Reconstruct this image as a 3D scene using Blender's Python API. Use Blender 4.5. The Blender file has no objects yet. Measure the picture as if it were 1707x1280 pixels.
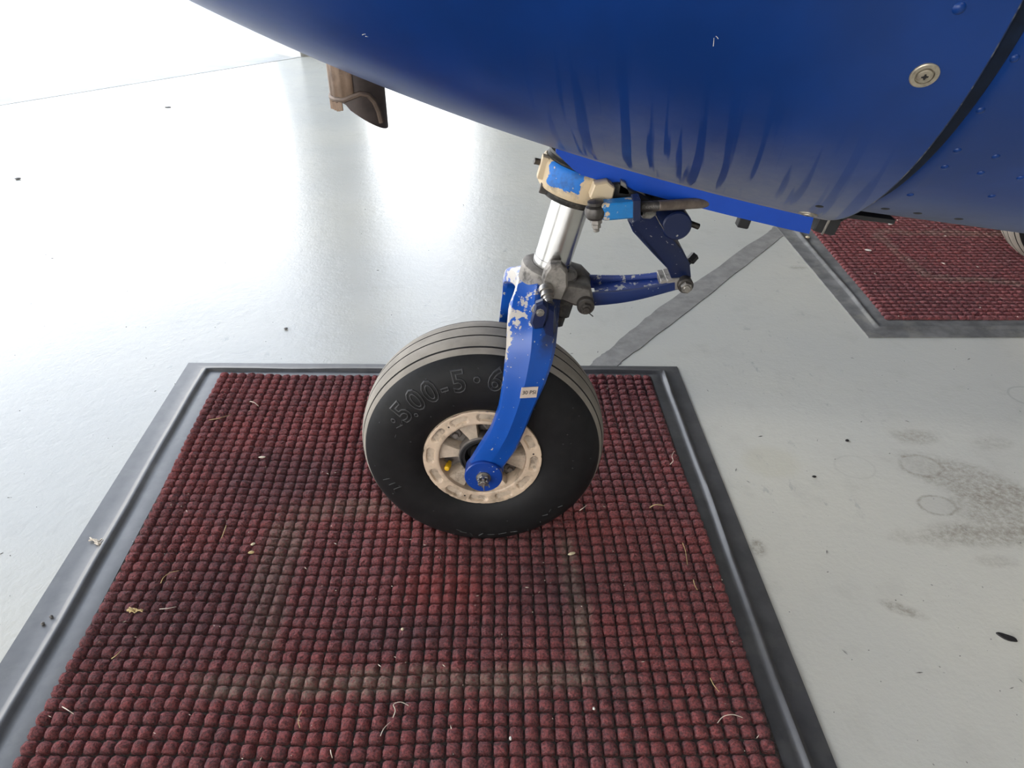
import bpy, math, random
import numpy as np
from mathutils import Vector, Matrix
R = math.radians
sc = bpy.context.scene
COL = sc.collection

# ------------------------------------------------------------------ camera, light, exposure
CAM_H, PITCH, FPX = 0.8, 33.75, 1230.0
cam_d = bpy.data.cameras.new('camera'); cam = bpy.data.objects.new('camera', cam_d); COL.objects.link(cam)
cam.location = (0, 0, CAM_H); cam.rotation_euler = (R(90 - PITCH), 0, 0)
cam_d.sensor_width = 36.0; cam_d.lens = 36.0 * FPX / 1707.0; cam_d.clip_start = 0.02; cam_d.clip_end = 300
sc.camera = cam
sc.view_settings.view_transform = 'Standard'; sc.view_settings.look = 'None'
sc.view_settings.gamma = 1.0; sc.view_settings.use_curve_mapping = False
sc.view_settings.exposure = 0.50
sc.cycles.use_denoising = True
sc.cycles.max_bounces = 8; sc.cycles.diffuse_bounces = 5

w = bpy.data.worlds.new('sky'); sc.world = w; w.use_nodes = True
nt = w.node_tree; nt.nodes.clear()
out = nt.nodes.new('ShaderNodeOutputWorld'); bg = nt.nodes.new('ShaderNodeBackground')
tc = nt.nodes.new('ShaderNodeTexCoord'); sp = nt.nodes.new('ShaderNodeSeparateXYZ'); rp = nt.nodes.new('ShaderNodeValToRGB')
nt.links.new(tc.outputs['Generated'], sp.inputs[0]); nt.links.new(sp.outputs[2], rp.inputs[0])
rp.color_ramp.elements[0].position = 0.0; rp.color_ramp.elements[0].color = (1.0, 0.96, 0.88, 1)
e_ = rp.color_ramp.elements.new(0.22); e_.color = (0.96, 0.96, 0.97, 1)
rp.color_ramp.elements[2].position = 0.60; rp.color_ramp.elements[2].color = (0.36, 0.46, 0.62, 1)
nt.links.new(rp.outputs[0], bg.inputs[0]); bg.inputs[1].default_value = 5.0
nt.links.new(bg.outputs[0], out.inputs[0])

def fill_light(name, loc, sx, sy, power, col=(1, 0.95, 0.88)):      # added fill light under the ceiling, out of view
    d = bpy.data.lights.new(name, 'AREA'); d.shape = 'RECTANGLE'; d.size = sx; d.size_y = sy; d.energy = power; d.color = col
    o = bpy.data.objects.new(name, d); COL.objects.link(o); o.location = loc
    return o
fill_light('ceiling_fill', (1.5, -2.5, 4.35), 2.4, 0.5, 40)

# ------------------------------------------------------------------ helpers: measured points
_c, _s = math.cos(R(PITCH)), math.sin(R(PITCH))
def ray(u, v):
    a = (u - 853.5) / FPX; b = (640.0 - v) / FPX
    return Vector((a, _c + b * _s, -_s + b * _c))
def at(u, v, Y):
    r = ray(u, v); return r * (Y / r.y) + Vector((0, 0, CAM_H))
def fl(u, v, z=0.0):
    r = ray(u, v); return r * ((z - CAM_H) / r.z) + Vector((0, 0, CAM_H))
rng = random.Random(7)
nrng = np.random.default_rng(5)

# ------------------------------------------------------------------ helpers: materials
class G:
    def __init__(s, name, rough=0.5, metal=0.0, spec=0.5, col=(0.5, 0.5, 0.5)):
        s.m = bpy.data.materials.new(name); s.m.use_nodes = True
        s.t = s.m.node_tree; s.b = s.t.nodes['Principled BSDF']
        s.b.inputs['Roughness'].default_value = rough; s.b.inputs['Metallic'].default_value = metal
        s.b.inputs['Specular IOR Level'].default_value = spec
        s.b.inputs['Base Color'].default_value = (*col, 1)
        s._p = None
    def put(s, sock, v):
        if isinstance(v, bpy.types.NodeSocket): s.t.links.new(v, sock)
        elif isinstance(v, (tuple, list)):
            sock.default_value = (*v, 1) if sock.type == 'RGBA' and len(v) == 3 else v
        else: sock.default_value = v
    def set(s, key, v): s.put(s.b.inputs[key], v)
    def pos(s):
        if s._p is None: s._p = s.t.nodes.new('ShaderNodeNewGeometry').outputs['Position']
        return s._p
    def attr(s, name):
        n = s.t.nodes.new('ShaderNodeAttribute'); n.attribute_name = name; return n.outputs['Fac']
    def math(s, op, a, b=0.0, c=0.0, clamp=False):
        n = s.t.nodes.new('ShaderNodeMath'); n.operation = op; n.use_clamp = clamp
        for i, v in enumerate((a, b, c)): s.put(n.inputs[i], v)
        return n.outputs[0]
    def vec(s, v, sc_=(1, 1, 1), loc=(0, 0, 0)):
        n = s.t.nodes.new('ShaderNodeMapping'); s.put(n.inputs[0], v)
        n.inputs['Scale'].default_value = sc_; n.inputs['Location'].default_value = loc
        return n.outputs[0]
    def xyz(s, v=None):
        n = s.t.nodes.new('ShaderNodeSeparateXYZ'); s.put(n.inputs[0], v if v is not None else s.pos()); return n.outputs
    def noise(s, scale, detail=3, rough=0.55, v=None, color=False):
        n = s.t.nodes.new('ShaderNodeTexNoise'); n.inputs['Scale'].default_value = scale
        n.inputs['Detail'].default_value = detail; n.inputs['Roughness'].default_value = rough
        s.put(n.inputs['Vector'], v if v is not None else s.pos()); return n.outputs[1 if color else 0]
    def voro(s, scale, v=None):
        n = s.t.nodes.new('ShaderNodeTexVoronoi'); n.inputs['Scale'].default_value = scale
        s.put(n.inputs['Vector'], v if v is not None else s.pos()); return n.outputs[0]
    def step(s, x, lo, hi, a=0.0, b=1.0):
        n = s.t.nodes.new('ShaderNodeMapRange'); n.interpolation_type = 'SMOOTHSTEP'
        s.put(n.inputs[0], x); n.inputs[1].default_value = lo; n.inputs[2].default_value = hi
        n.inputs[3].default_value = a; n.inputs[4].default_value = b; return n.outputs[0]
    def mix(s, f, a, b):
        n = s.t.nodes.new('ShaderNodeMix'); n.data_type = 'RGBA'
        s.put(n.inputs[0], f); s.put(n.inputs[6], a); s.put(n.inputs[7], b); return n.outputs[2]
    def mul(s, *a):
        r = a[0]
        for x in a[1:]: r = s.math('MULTIPLY', r, x)
        return r
    def add(s, a, b): return s.math('ADD', a, b)
    def mx(s, a, b): return s.math('MAXIMUM', a, b)
    def blob(s, cx, cy, rx, ry, soft=0.5, warp=None, ang=0.0):    # soft ellipse on the ground at a fixed place
        X, Y, Z = s.xyz(s.pos())
        dx = s.math('SUBTRACT', X, cx); dy = s.math('SUBTRACT', Y, cy)
        ca, sa = math.cos(ang), math.sin(ang)
        ex = s.math('ADD', s.math('MULTIPLY', dx, ca / rx), s.math('MULTIPLY', dy, sa / rx))
        ey = s.math('ADD', s.math('MULTIPLY', dx, -sa / ry), s.math('MULTIPLY', dy, ca / ry))
        d = s.math('SQRT', s.add(s.math('MULTIPLY', ex, ex), s.math('MULTIPLY', ey, ey)))
        if warp is not None: d = s.add(d, warp)
        return d, s.step(d, 1 - soft, 1 + soft, 1, 0)
    def bump(s, h, strength=0.3, dist=0.002):
        n = s.t.nodes.new('ShaderNodeBump'); n.inputs['Strength'].default_value = strength; n.inputs['Distance'].default_value = dist
        s.put(n.inputs['Height'], h); s.set('Normal', n.outputs[0])

# floor: glossy pale grey paint with stains
def mat_floor():
    g = G('floor_paint', 0.24, spec=0.42)
    big = g.noise(1.3, 3); fine = g.noise(160, 3, 0.6); mid = g.noise(14, 4, 0.6)
    base = g.mix(g.step(big, 0.35, 0.65), (0.53, 0.515, 0.465), (0.60, 0.57, 0.49))
    base = g.mix(g.mul(g.step(mid, 0.52, 0.75), 0.25), base, (0.41, 0.39, 0.34))
    speck = g.step(g.noise(330, 2, 0.5), 0.70, 0.76)
    base = g.mix(g.mul(speck, g.step(g.noise(6, 2), 0.45, 0.6), 0.6), base, (0.17, 0.16, 0.14))
    wrp = g.math('MULTIPLY', g.math('SUBTRACT', g.noise(22, 5, 0.65), 0.5), 1.7)
    grain = g.step(g.noise(110, 6, 0.75), 0.28, 0.72)
    brown = (0.21, 0.175, 0.13)
    for (u, v, rx, ry, ang, k, wv) in [(1610, 800, .085, .045, -.5, .62, 1), (1522, 728, .04, .02, 0, .55, 1), (1685, 855, .085, .05, .1, .62, 1), (1640, 895, .11, .022, .0, .5, 1),
                                      (1505, 1016, .024, .010, -.5, .7, 1), (1263, 912, .010, .016, 0, .8, .6), (1590, 885, .03, .02, 0, .35, 1),
                                      (1655, 740, .03, .02, 0, .3, 1), (1330, 446, .02, .012, 0, .5, .5), (1660, 935, .03, .012, 0, .35, 1)]:
        p = fl(u, v); d, m = g.blob(p.x, p.y, rx, ry, 0.45, g.math('MULTIPLY', wrp, wv), ang)
        base = g.mix(g.mul(m, grain, k), base, brown)
    for (u, v, r_, k) in [(1535, 776, .034, .0), (1562, 842, .028, 0.0)]:            # rings left by cans
        p = fl(u, v); d, m = g.blob(p.x, p.y, r_, r_ * .8, 0.12, g.math('MULTIPLY', wrp, .12))
        ring = g.mul(g.step(d, .82, .98), g.step(d, 1.0, 1.2, 1, 0))
        base = g.mix(g.mul(m, .45), base, (0.48, 0.46, 0.41)); base = g.mix(g.mul(ring, grain, .6), base, brown)
    for (u, v, r_, tone) in [(1425, 778, .032, .14), (1715, 660, .035, .3), (1285, 770, .045, .0)]:
        p = fl(u, v); d, m = g.blob(p.x, p.y, r_, r_ * .9, 0.3, g.math('MULTIPLY', wrp, .1))
        ring = g.mul(g.step(d, .9, 1.0), g.step(d, 1.02, 1.12, 1, 0))
        base = g.mix(g.mul(ring, tone), base, (0.26, 0.25, 0.22))
        if tone == 0: base = g.mix(g.mul(m, .3), base, (0.5, 0.46, 0.34))
    # scuffs near the far doorway
    sc_ = g.step(g.noise(38, 4, 0.7, g.vec(g.pos(), (1, .45, 1))), 0.60, 0.70)
    base = g.mix(g.mul(sc_, g.step(g.noise(2.6, 2), 0.5, 0.62), 0.4), base, (0.25, 0.25, 0.24))
    g.set('Base Color', base)
    g.set('Roughness', g.add(0.2, g.math('MULTIPLY', g.noise(5, 3), 0.10)))
    g.bump(g.add(g.math('MULTIPLY', fine, 1.0), g.math('MULTIPLY', g.noise(45, 3), 1.4)), 0.10, 0.004)
    return g.m

def mat_blue(name, kind):
    g = G(name, 0.34, spec=0.36)
    blue = (0.003, 0.030, 0.150); n1 = g.noise(9, 3)
    base = g.mix(g.step(n1, .35, .65), blue, (0.0035, 0.036, 0.185))
    if kind == 'cowl':
        q = g.attr('belly'); lon = g.attr('lon')
        comb = g.noise(1.0, 2, 0.6, None)
        n = g.t.nodes.new('ShaderNodeTexNoise'); n.noise_dimensions = '2D'; n.inputs['Scale'].default_value = 1.0; n.inputs['Detail'].default_value = 2
        cx = g.t.nodes.new('ShaderNodeCombineXYZ'); g.put(cx.inputs[0], g.math('MULTIPLY', g.add(lon, g.math('MULTIPLY', q, .07)), 75.0)); g.put(cx.inputs[1], g.math('MULTIPLY', q, 1.6)); g.put(n.inputs['Vector'], cx.outputs[0])
        drip = n.outputs[0]
        edge = g.add(q, g.math('MULTIPLY', g.math('SUBTRACT', g.noise(14, 3), .5), .16))
        zone = g.mul(g.math('POWER', g.step(edge, .26, .84, 1, 0), 1.6), g.step(lon, -.02, .13))
        dripm = g.mul(g.step(drip, .55, .62), g.step(g.add(q, g.math('MULTIPLY', g.math('SUBTRACT', drip, .6), 1.2)), .30, .42))
        dust = g.mul(zone, g.math('SUBTRACT', 1.0, g.math('MULTIPLY', dripm, .85)))
        dust = g.mul(dust, g.add(.45, g.math('MULTIPLY', g.noise(120, 4, .7), .6)))
        haze = g.mul(g.step(q, .05, .5, 1, 0), .30)
        dust = g.mx(dust, g.mul(haze, g.add(.5, g.math('MULTIPLY', g.noise(60, 4, .6), .6))))
        # bare brownish run along the bottom edge
        base = g.mix(g.math('MULTIPLY', dust, .9, clamp=True), base, (0.29, 0.30, 0.315))
        run = g.mul(g.step(g.add(q, g.math('MULTIPLY', g.math('SUBTRACT', g.noise(26, 3), .5), .05)), .2, .27, 1, 0), g.step(lon, .02, .1), .55)
        base = g.mix(run, base, (0.44, 0.415, 0.39))
        rim = g.step(lon, .3405, .3418)
        chip = g.mul(rim, g.step(g.noise(60, 3, .7), .5, .56))
        base = g.mix(g.mul(rim, .75), base, (0.012, 0.018, 0.03)); base = g.mix(g.mul(chip, .5), base, (0.3, 0.3, 0.28))
        g.set('Roughness', g.add(.30, g.math('MULTIPLY', dust, .45)))
    elif kind == 'body':
        q = g.attr('belly')
        dust = g.mul(g.step(g.add(q, g.math('MULTIPLY', g.math('SUBTRACT', g.noise(12, 3), .5), .18)), .18, .5, 1, 0), g.add(.35, g.math('MULTIPLY', g.noise(90, 4, .7), .6)))
        base = g.mix(g.math('MULTIPLY', dust, .85, clamp=True), base, (0.14, 0.145, 0.16))
        g.set('Roughness', g.add(.3, g.math('MULTIPLY', dust, .4)))
    g.set('Base Color', base)
    g.bump(g.noise(50, 2), .03, .003)
    return g.m

def mat_flaked(name, blue, under, lo, where=None, grime=0.3, rough=.38, oil=None):
    g = G(name, rough)
    n = g.add(g.noise(95, 5, .65), g.math('MULTIPLY', g.noise(28, 3), .5))
    amt = where(g) if where else 0.0
    chip = g.step(g.add(n, amt), lo, lo + .03)
    dots = g.mul(g.step(g.noise(210, 1), .735, .75), 1.0)
    base = g.mix(g.mx(chip, dots), blue, under)
    if grime: base = g.mix(g.mul(g.step(g.noise(35, 4, .7), .5, .75), grime), base, (0.03, 0.028, 0.022))
    if oil: base = g.mix(oil(g), base, (0.022, 0.022, 0.026))
    g.set('Base Color', base); g.bump(g.math('SUBTRACT', 1.0, chip), .25, .0008)
    return g.m

def plain(name, col, rough=.5, metal=0., var=.25, scale=40, spec=.5, dirt=None, bump=0.1):
    g = G(name, rough, metal, spec)
    n = g.noise(scale, 4, .6)
    base = g.mix(g.step(n, .3, .7), tuple(c * (1 - var) for c in col), tuple(min(1, c * (1 + var)) for c in col))
    if dirt: base = g.mix(g.mul(g.step(g.noise(scale * .7, 5, .7), .5, .68), dirt[1]), base, dirt[0])
    g.set('Base Color', base)
    if bump: g.bump(n, bump, .001)
    return g.m

def mat_carpet(name, far=False, ground=False):
    g = G(name, .95, spec=.15)
    fibre = g.noise(360, 5, .78); cl = g.noise(7, 3, .6); patch = g.noise(75, 2, .5)
    a = g.mix(g.step(cl, .38, .64), (0.215, 0.019, 0.029), (0.40, 0.032, 0.030))
    a = g.mix(g.mul(g.step(patch, .5, .7), .6), a, (0.085, 0.010, 0.020))
    base = g.mix(g.step(fibre, .38, .64), g.mix(.68, a, (0.03, 0.010, 0.012)), g.mix(.46, a, (0.66, 0.16, 0.15)))
    if far: base = g.mix(.22, base, (0.42, 0.12, 0.12))
    if ground: base = g.mix(g.step(g.noise(200, 3), .35, .65), (0.035, 0.010, 0.010), (0.085, 0.058, 0.042))
    dustc = (0.34, 0.25, 0.18)
    X, Y, Z = g.xyz(g.pos())
    wob = g.math('MULTIPLY', g.math('SUBTRACT', g.noise(12, 3), .5), .05)
    def seg(p, q, wd, k):                                   # worn dusty line between two spots of the mat
        d = (q - p); L = d.length; d = d / L
        rx = g.math('SUBTRACT', X, p.x); ry = g.math('SUBTRACT', Y, p.y)
        t = g.add(g.mul(rx, d.x), g.mul(ry, d.y)); n = g.math('ABSOLUTE', g.add(g.add(g.mul(rx, -d.y), g.mul(ry, d.x)), wob))
        return g.mul(g.step(n, wd * .35, wd * 1.25, 1, 0), g.step(t, -.03, .03), g.step(t, L - .03, L + .03, 1, 0), k)
    if far: L_ = [((1455, 388), (1707, 391), .022, .6), ((1550, 464), (1707, 471), .018, .6), ((1455, 388), (1550, 464), .018, .5)]
    else: L_ = [((330, 1140), (1010, 1128), .022, .75), ((940, 900), (985, 1140), .015, .8), ((480, 862), (425, 1100), .030, .55),
                ((470, 860), (660, 842), .028, .5), ((1010, 1128), (1060, 1150), .02, .3)]
    m = 0.0
    for p, q, wd, k in L_:
        m = g.mx(m, seg(fl(*p, .008), fl(*q, .008), wd, k))
    m = g.mul(m, g.add(.32, g.math('MULTIPLY', g.step(g.noise(300, 4, .75), .38, .6), .68)), g.step(g.noise(55, 3, .6), .2, .55))
    m = g.math('ADD', m, 0.0, clamp=True)
    base = g.mix(m, base, dustc)
    if not far and not ground:
        dk = 0.0
        for (u, v, rx, ry, k) in [(470, 800, .10, .07, .55), (330, 1010, .14, .09, .4), (900, 980, .07, .05, .5), (650, 1060, .10, .025, .4)]:
            p = fl(u, v, .01); d, b_ = g.blob(p.x, p.y, rx, ry, .6, wob); dk = g.mx(dk, g.mul(b_, k))
        base = g.mix(dk, base, (0.055, 0.012, 0.022))
        for (u, v, rx, ry, k) in [(735, 985, .06, .035, .55), (580, 700, .06, .06, .45)]:
            p = fl(u, v, .01); d, b_ = g.blob(p.x, p.y, rx, ry, .7, wob); base = g.mix(g.mul(b_, k), base, (0.36, 0.03, 0.022))
    g.set('Base Color', base)
    g.bump(g.add(fibre, g.math('MULTIPLY', g.noise(260, 3), .7)), 1.0, .006)
    g.set('Sheen Weight', .25); g.set('Sheen Roughness', .5)
    return g.m

M = {}
M['floor'] = mat_floor()
M['cowl'] = mat_blue('cowl_blue_paint', 'cowl'); M['body'] = mat_blue('fuselage_blue_paint', 'body'); M['clean'] = mat_blue('clean_blue_paint', 'x')
def fork_where(g):
    X, Y, Z = g.xyz(g.pos())
    up = g.mul(g.step(Z, .325, .40), .16)
    lead = g.mul(g.step(g.attr('lead'), .0, .12, 1, 0), g.step(Z, .24, .33), .17)
    cl = g.mul(g.step(g.noise(20, 2), .45, .6), g.step(Z, .28, .34), .12)
    return g.add(g.add(up, lead), cl)
M['fork'] = mat_flaked('fork_flaking_blue_paint', (0.006, 0.072, 0.36), (0.45, 0.41, 0.36), 1.00, fork_where, .12, .3,
    lambda g: g.mul(g.step(g.add(g.attr('lead'), g.math('MULTIPLY', g.math('SUBTRACT', g.noise(45, 4, .7), .5), .5)), .58, .78), g.step(g.xyz(g.pos())[2], .33, .365), .8))
def col_where(g):
    a = g.attr('around')
    return g.mul(g.step(a, .32, .37), g.step(a, .46, .51, 1, 0), g.step(g.add(g.attr('upt'), g.math('MULTIPLY', g.math('SUBTRACT', g.noise(60, 3), .5), .03)), -.008, -.002), -.40)
M['collar'] = mat_flaked('collar_tan_and_blue', (0.008, 0.16, 0.55), (0.58, 0.46, 0.30), .56, col_where, .55, .6)
M['clevis'] = mat_flaked('clevis_flaking_blue', (0.008, 0.17, 0.45), (0.5, 0.42, 0.3), .82, None, .35, .5)
M['navy'] = mat_flaked('navy_link_paint', (0.0028, 0.010, 0.050), (0.25, 0.24, 0.23), 1.02, None, .25, .4)
M['lip'] = plain('lip_blue_paint', (0.004, 0.058, 0.40), .35, 0, .06, 20)
M['chrome'] = plain('polished_strut_chrome', (0.55, 0.54, 0.52), .24, 1., .06, 30, bump=.02)
M['greymetal'] = plain('weathered_grey_casting', (0.25, 0.23, 0.205), .6, .25, .25, 55, dirt=((0.03, 0.026, 0.022), .85), bump=.3)
M['lugdark'] = plain('greasy_casting', (0.11, 0.10, 0.09), .6, .2, .3, 70, dirt=((0.02, 0.018, 0.015), .8), bump=.3)
M['steel'] = plain('dull_steel', (0.33, 0.31, 0.28), .4, .85, .2, 90, dirt=((0.04, 0.035, 0.03), .5))
M['darksteel'] = plain('oily_dark_steel', (0.075, 0.068, 0.062), .4, .6, .3, 90, dirt=((0.18, 0.16, 0.13), .4))
M['grease'] = plain('greasy_black_rubber', (0.012, 0.012, 0.011), .55, 0, .5, 110, dirt=((0.13, 0.115, 0.09), .45), bump=.6)
M['black'] = plain('black_void_metal', (0.012, 0.012, 0.013), .6, 0, .3)
M['side'] = plain('tyre_sidewall_rubber', (0.0085, 0.0085, 0.009), .6, 0, .2, 60, spec=.25, dirt=((0.016, 0.015, 0.014), .4), bump=.08)
M['tread'] = plain('tyre_tread_dusty_rubber', (0.255, 0.228, 0.192), .75, 0, .14, 25, spec=.3, dirt=((0.28, 0.255, 0.215), .5), bump=.1)
M['letter'] = plain('worn_lettering_rubber', (0.026, 0.026, 0.027), .5, 0, .2, 60)
M['groove'] = plain('tyre_groove_rubber', (0.012, 0.012, 0.012), .7, 0, .2)
M['rim'] = plain('cream_wheel_paint', (0.60, 0.465, 0.34), .5, 0, .10, 45, dirt=((0.10, 0.075, 0.05), .55), bump=.12)
M['rimdirty'] = plain('dirty_cream_wheel_paint', (0.47, 0.38, 0.29), .6, 0, .18, 60, dirt=((0.05, 0.042, 0.035), .6), bump=.2)
M['rimgrey'] = plain('dirty_grey_web', (0.15, 0.13, 0.115), .7, 0, .3, 60, dirt=((0.03, 0.026, 0.022), .6), bump=.2)
M['yellow'] = plain('yellow_plastic', (0.72, 0.42, 0.01), .35, 0, .12)
M['paper'] = plain('label_paper', (0.62, 0.52, 0.44), .6, 0, .06)
M['ink'] = plain('black_ink', (0.01, 0.01, 0.01), .6, 0, .1, bump=0)
M['rubber'] = plain('mat_border_rubber', (0.060, 0.057, 0.057), .45, 0, .22, 30, spec=.75, dirt=((0.11, 0.105, 0.095), .35), bump=.15)
M['rubberdusty'] = plain('dusty_border_rubber', (0.15, 0.145, 0.14), .55, 0, .3, 25, dirt=((0.25, 0.235, 0.20), .5), bump=.15)
M['tape'] = plain('grey_floor_tape', (0.27, 0.255, 0.235), .55, 0, .15, 30, dirt=((0.17, 0.16, 0.15), .5), bump=.2)
M['nub'] = mat_carpet('red_carpet_pile'); M['ground'] = mat_carpet('red_carpet_grooves', ground=True); M['nubfar'] = mat_carpet('red_carpet_pile_far', far=True)
M['straw'] = plain('dry_straw', (0.52, 0.38, 0.17), .7, 0, .2, 200); M['pale'] = plain('pale_fibre', (0.66, 0.57, 0.46), .8, 0, .15, 200)
M['seed'] = plain('pale_seed', (0.62, 0.52, 0.34), .6, 0, .15, 300); M['stone'] = plain('grey_grit', (0.16, 0.15, 0.14), .8, 0, .3, 300)
M['whitebit'] = plain('white_crumb', (0.7, 0.66, 0.6), .8, 0, .1, 300)
M['exhaust'] = plain('brown_exhaust_pipe', (0.30, 0.21, 0.15), .55, .35, .25, 35, dirt=((0.07, 0.05, 0.045), .5), bump=.15)
M['exdark'] = plain('sooty_exhaust_pipe', (0.075, 0.058, 0.052), .6, .3, .3, 40, bump=.2)
M['lightarc'] = plain('dull_brown_light_arc', (0.15, 0.11, 0.085), .6, .3, .2, 60)
M['brass'] = plain('tarnished_fastener', (0.47, 0.42, 0.33), .42, .75, .15, 120, dirt=((0.10, 0.085, 0.06), .45))
M['wall'] = plain('grey_hangar_wall', (0.50, 0.49, 0.46), .7, 0, .06, 3); M['ceil'] = plain('white_hangar_ceiling', (0.55, 0.55, 0.53), .8, 0, .05, 3)
M['apron'] = plain('concrete_apron', (0.50, 0.48, 0.44), .9, 0, .10, 6)
M['flake'] = plain('black_leaf_scrap', (0.012, 0.010, 0.009), .8, 0, .3, 200)

# ------------------------------------------------------------------ helpers: meshes
def link(name, me, mats, parent=None, smooth=True, angle=None):
    for m in (mats if isinstance(mats, (list, tuple)) else [mats]): me.materials.append(m)
    if smooth: me.polygons.foreach_set('use_smooth', [True] * len(me.polygons))
    if smooth and angle: me.set_sharp_from_angle(angle=R(angle))
    o = bpy.data.objects.new(name, me); COL.objects.link(o)
    if parent: adopt(o, parent)
    return o
def adopt(o, parent):
    o.parent = parent
    o.matrix_parent_inverse = Matrix.Translation(-Vector(parent.get('base', (0, 0, 0)))) if 'base' in parent else Matrix.Identity(4)
def empty(name, base, label=None, cat=None, group=None):
    o = bpy.data.objects.new(name, None); COL.objects.link(o); o.location = base; o['base'] = tuple(base); o.empty_display_size = .05
    if label: o['label'] = label
    if cat: o['category'] = cat
    if group: o['group'] = group
    return o
def subempty(name, parent):
    o = bpy.data.objects.new(name, None); COL.objects.link(o); o.empty_display_size = .03; adopt(o, parent); return o
def tag(o, label, cat, group=None):
    o['label'] = label; o['category'] = cat
    if group: o['group'] = group
    return o
class MB:
    def __init__(s): s.v = []; s.f = []; s.mi = []
    def add(s, vs, fs, mi=0):
        n = len(s.v); s.v += [tuple(x) for x in vs]; s.f += [tuple(i + n for i in f) for f in fs]; s.mi += [mi] * len(fs); return s
    def lathe(s, c, axis, prof, n=32, mi=0, a0=0, a1=360, cap=False):     # prof: (t along the axis, radius)
        c = Vector(c); ax = Vector(axis).normalized(); u = ax.orthogonal().normalized(); w_ = ax.cross(u)
        full = abs(a1 - a0) >= 359.9; k = n if full else n + 1; vs = []
        for t, r in prof:
            for i in range(k):
                a = R(a0 + (a1 - a0) * i / n); vs.append(c + ax * t + (u * math.cos(a) + w_ * math.sin(a)) * r)
        fs = []
        for j in range(len(prof) - 1):
            for i in range(n):
                i2 = (i + 1) % k; fs.append((j * k + i, j * k + i2, (j + 1) * k + i2, (j + 1) * k + i))
        if cap and full: fs.append(tuple(range(k))[::-1]); fs.append(tuple((len(prof) - 1) * k + i for i in range(k)))
        return s.add(vs, fs, mi)
    def cyl(s, p, q, r, r2=None, n=20, mi=0, bev=.12):
        p, q = Vector(p), Vector(q); L = (q - p).length; r2 = r if r2 is None else r2; b = min(bev * r, L * .3)
        return s.lathe(p, q - p, [(0, r - b), (b, r), (L - b, r2), (L, r2 - b * .9)], n, mi, cap=True)
    def hexa(s, p, q, r, mi=0): return s.cyl(p, q, r, n=6, mi=mi, bev=.1)
    def box(s, c, X, Y, Z, hx, hy, hz, mi=0, b=.15):                      # box with chamfered edges
        c = Vector(c); X, Y, Z = Vector(X).normalized(), Vector(Y).normalized(), Vector(Z).normalized(); e = b * min(hx, hy, hz)
        ring = lambda z, d: [c + X * (sx * (hx - d - (e if k else 0))) + Y * (sy * (hy - d - (0 if k else e))) + Z * z for sx, sy, k in ((-1, -1, 0), (-1, -1, 1), (1, -1, 1), (1, -1, 0), (1, 1, 0), (1, 1, 1), (-1, 1, 1), (-1, 1, 0))]
        vs = ring(-hz, e) + ring(-hz + e, 0) + ring(hz - e, 0) + ring(hz, e)
        fs = [tuple(range(8))[::-1]] + [(j * 8 + i, j * 8 + (i + 1) % 8, (j + 1) * 8 + (i + 1) % 8, (j + 1) * 8 + i) for j in range(3) for i in range(8)] + [tuple(24 + i for i in range(8))]
        return s.add(vs, fs, mi)
    def loft(s, rings, mi=0, cap=True):
        k = len(rings[0]); vs = [p for r_ in rings for p in r_]
        fs = [(j * k + i, j * k + (i + 1) % k, (j + 1) * k + (i + 1) % k, (j + 1) * k + i) for j in range(len(rings) - 1) for i in range(k)]
        if cap: fs += [tuple(range(k))[::-1], tuple((len(rings) - 1) * k + i for i in range(k))]
        return s.add(vs, fs, mi)
    def tube(s, pts, r, n=8, mi=0, taper=0.):
        pts = [Vector(p) for p in pts]; rings = []
        for i, p in enumerate(pts):
            d = (pts[min(i + 1, len(pts) - 1)] - pts[max(i - 1, 0)]).normalized()
            u = d.orthogonal().normalized() if i == 0 else (u - d * u.dot(d)).normalized()
            w_ = d.cross(u); rr = r * (1 - taper * i / (len(pts) - 1))
            rings.append([p + (u * math.cos(a) + w_ * math.sin(a)) * rr for a in [2 * math.pi * k / n for k in range(n)]])
        return s.loft(rings, mi)
    def mesh(s, name):
        me = bpy.data.meshes.new(name); me.from_pydata(s.v, [], s.f); me.polygons.foreach_set('material_index', s.mi); me.update(); return me
    def obj(s, name, mats, parent=None, smooth=True, angle=35): return link(name, s.mesh(name), mats, parent, smooth, angle)
def fattr(me, name, vals):
    a = me.attributes.new(name, 'FLOAT', 'POINT'); a.data.foreach_set('value', np.asarray(vals, 'f'))
def text_verts(body, size, extrude, outline=0.):
    cu = bpy.data.curves.new('t', 'FONT'); cu.body = body; cu.size = size; cu.extrude = extrude; cu.align_x = 'CENTER'; cu.resolution_u = 3
    if outline: cu.fill_mode = 'NONE'; cu.bevel_depth = outline; cu.bevel_resolution = 1; cu.offset = .0006
    o = bpy.data.objects.new('t', cu); COL.objects.link(o); bpy.context.view_layer.update()
    me = bpy.data.meshes.new_from_object(o.evaluated_get(bpy.context.evaluated_depsgraph_get()))
    bpy.data.objects.remove(o); bpy.data.curves.remove(cu)
    return [v.co.copy() for v in me.vertices], [tuple(p.vertices) for p in me.polygons]

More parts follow.
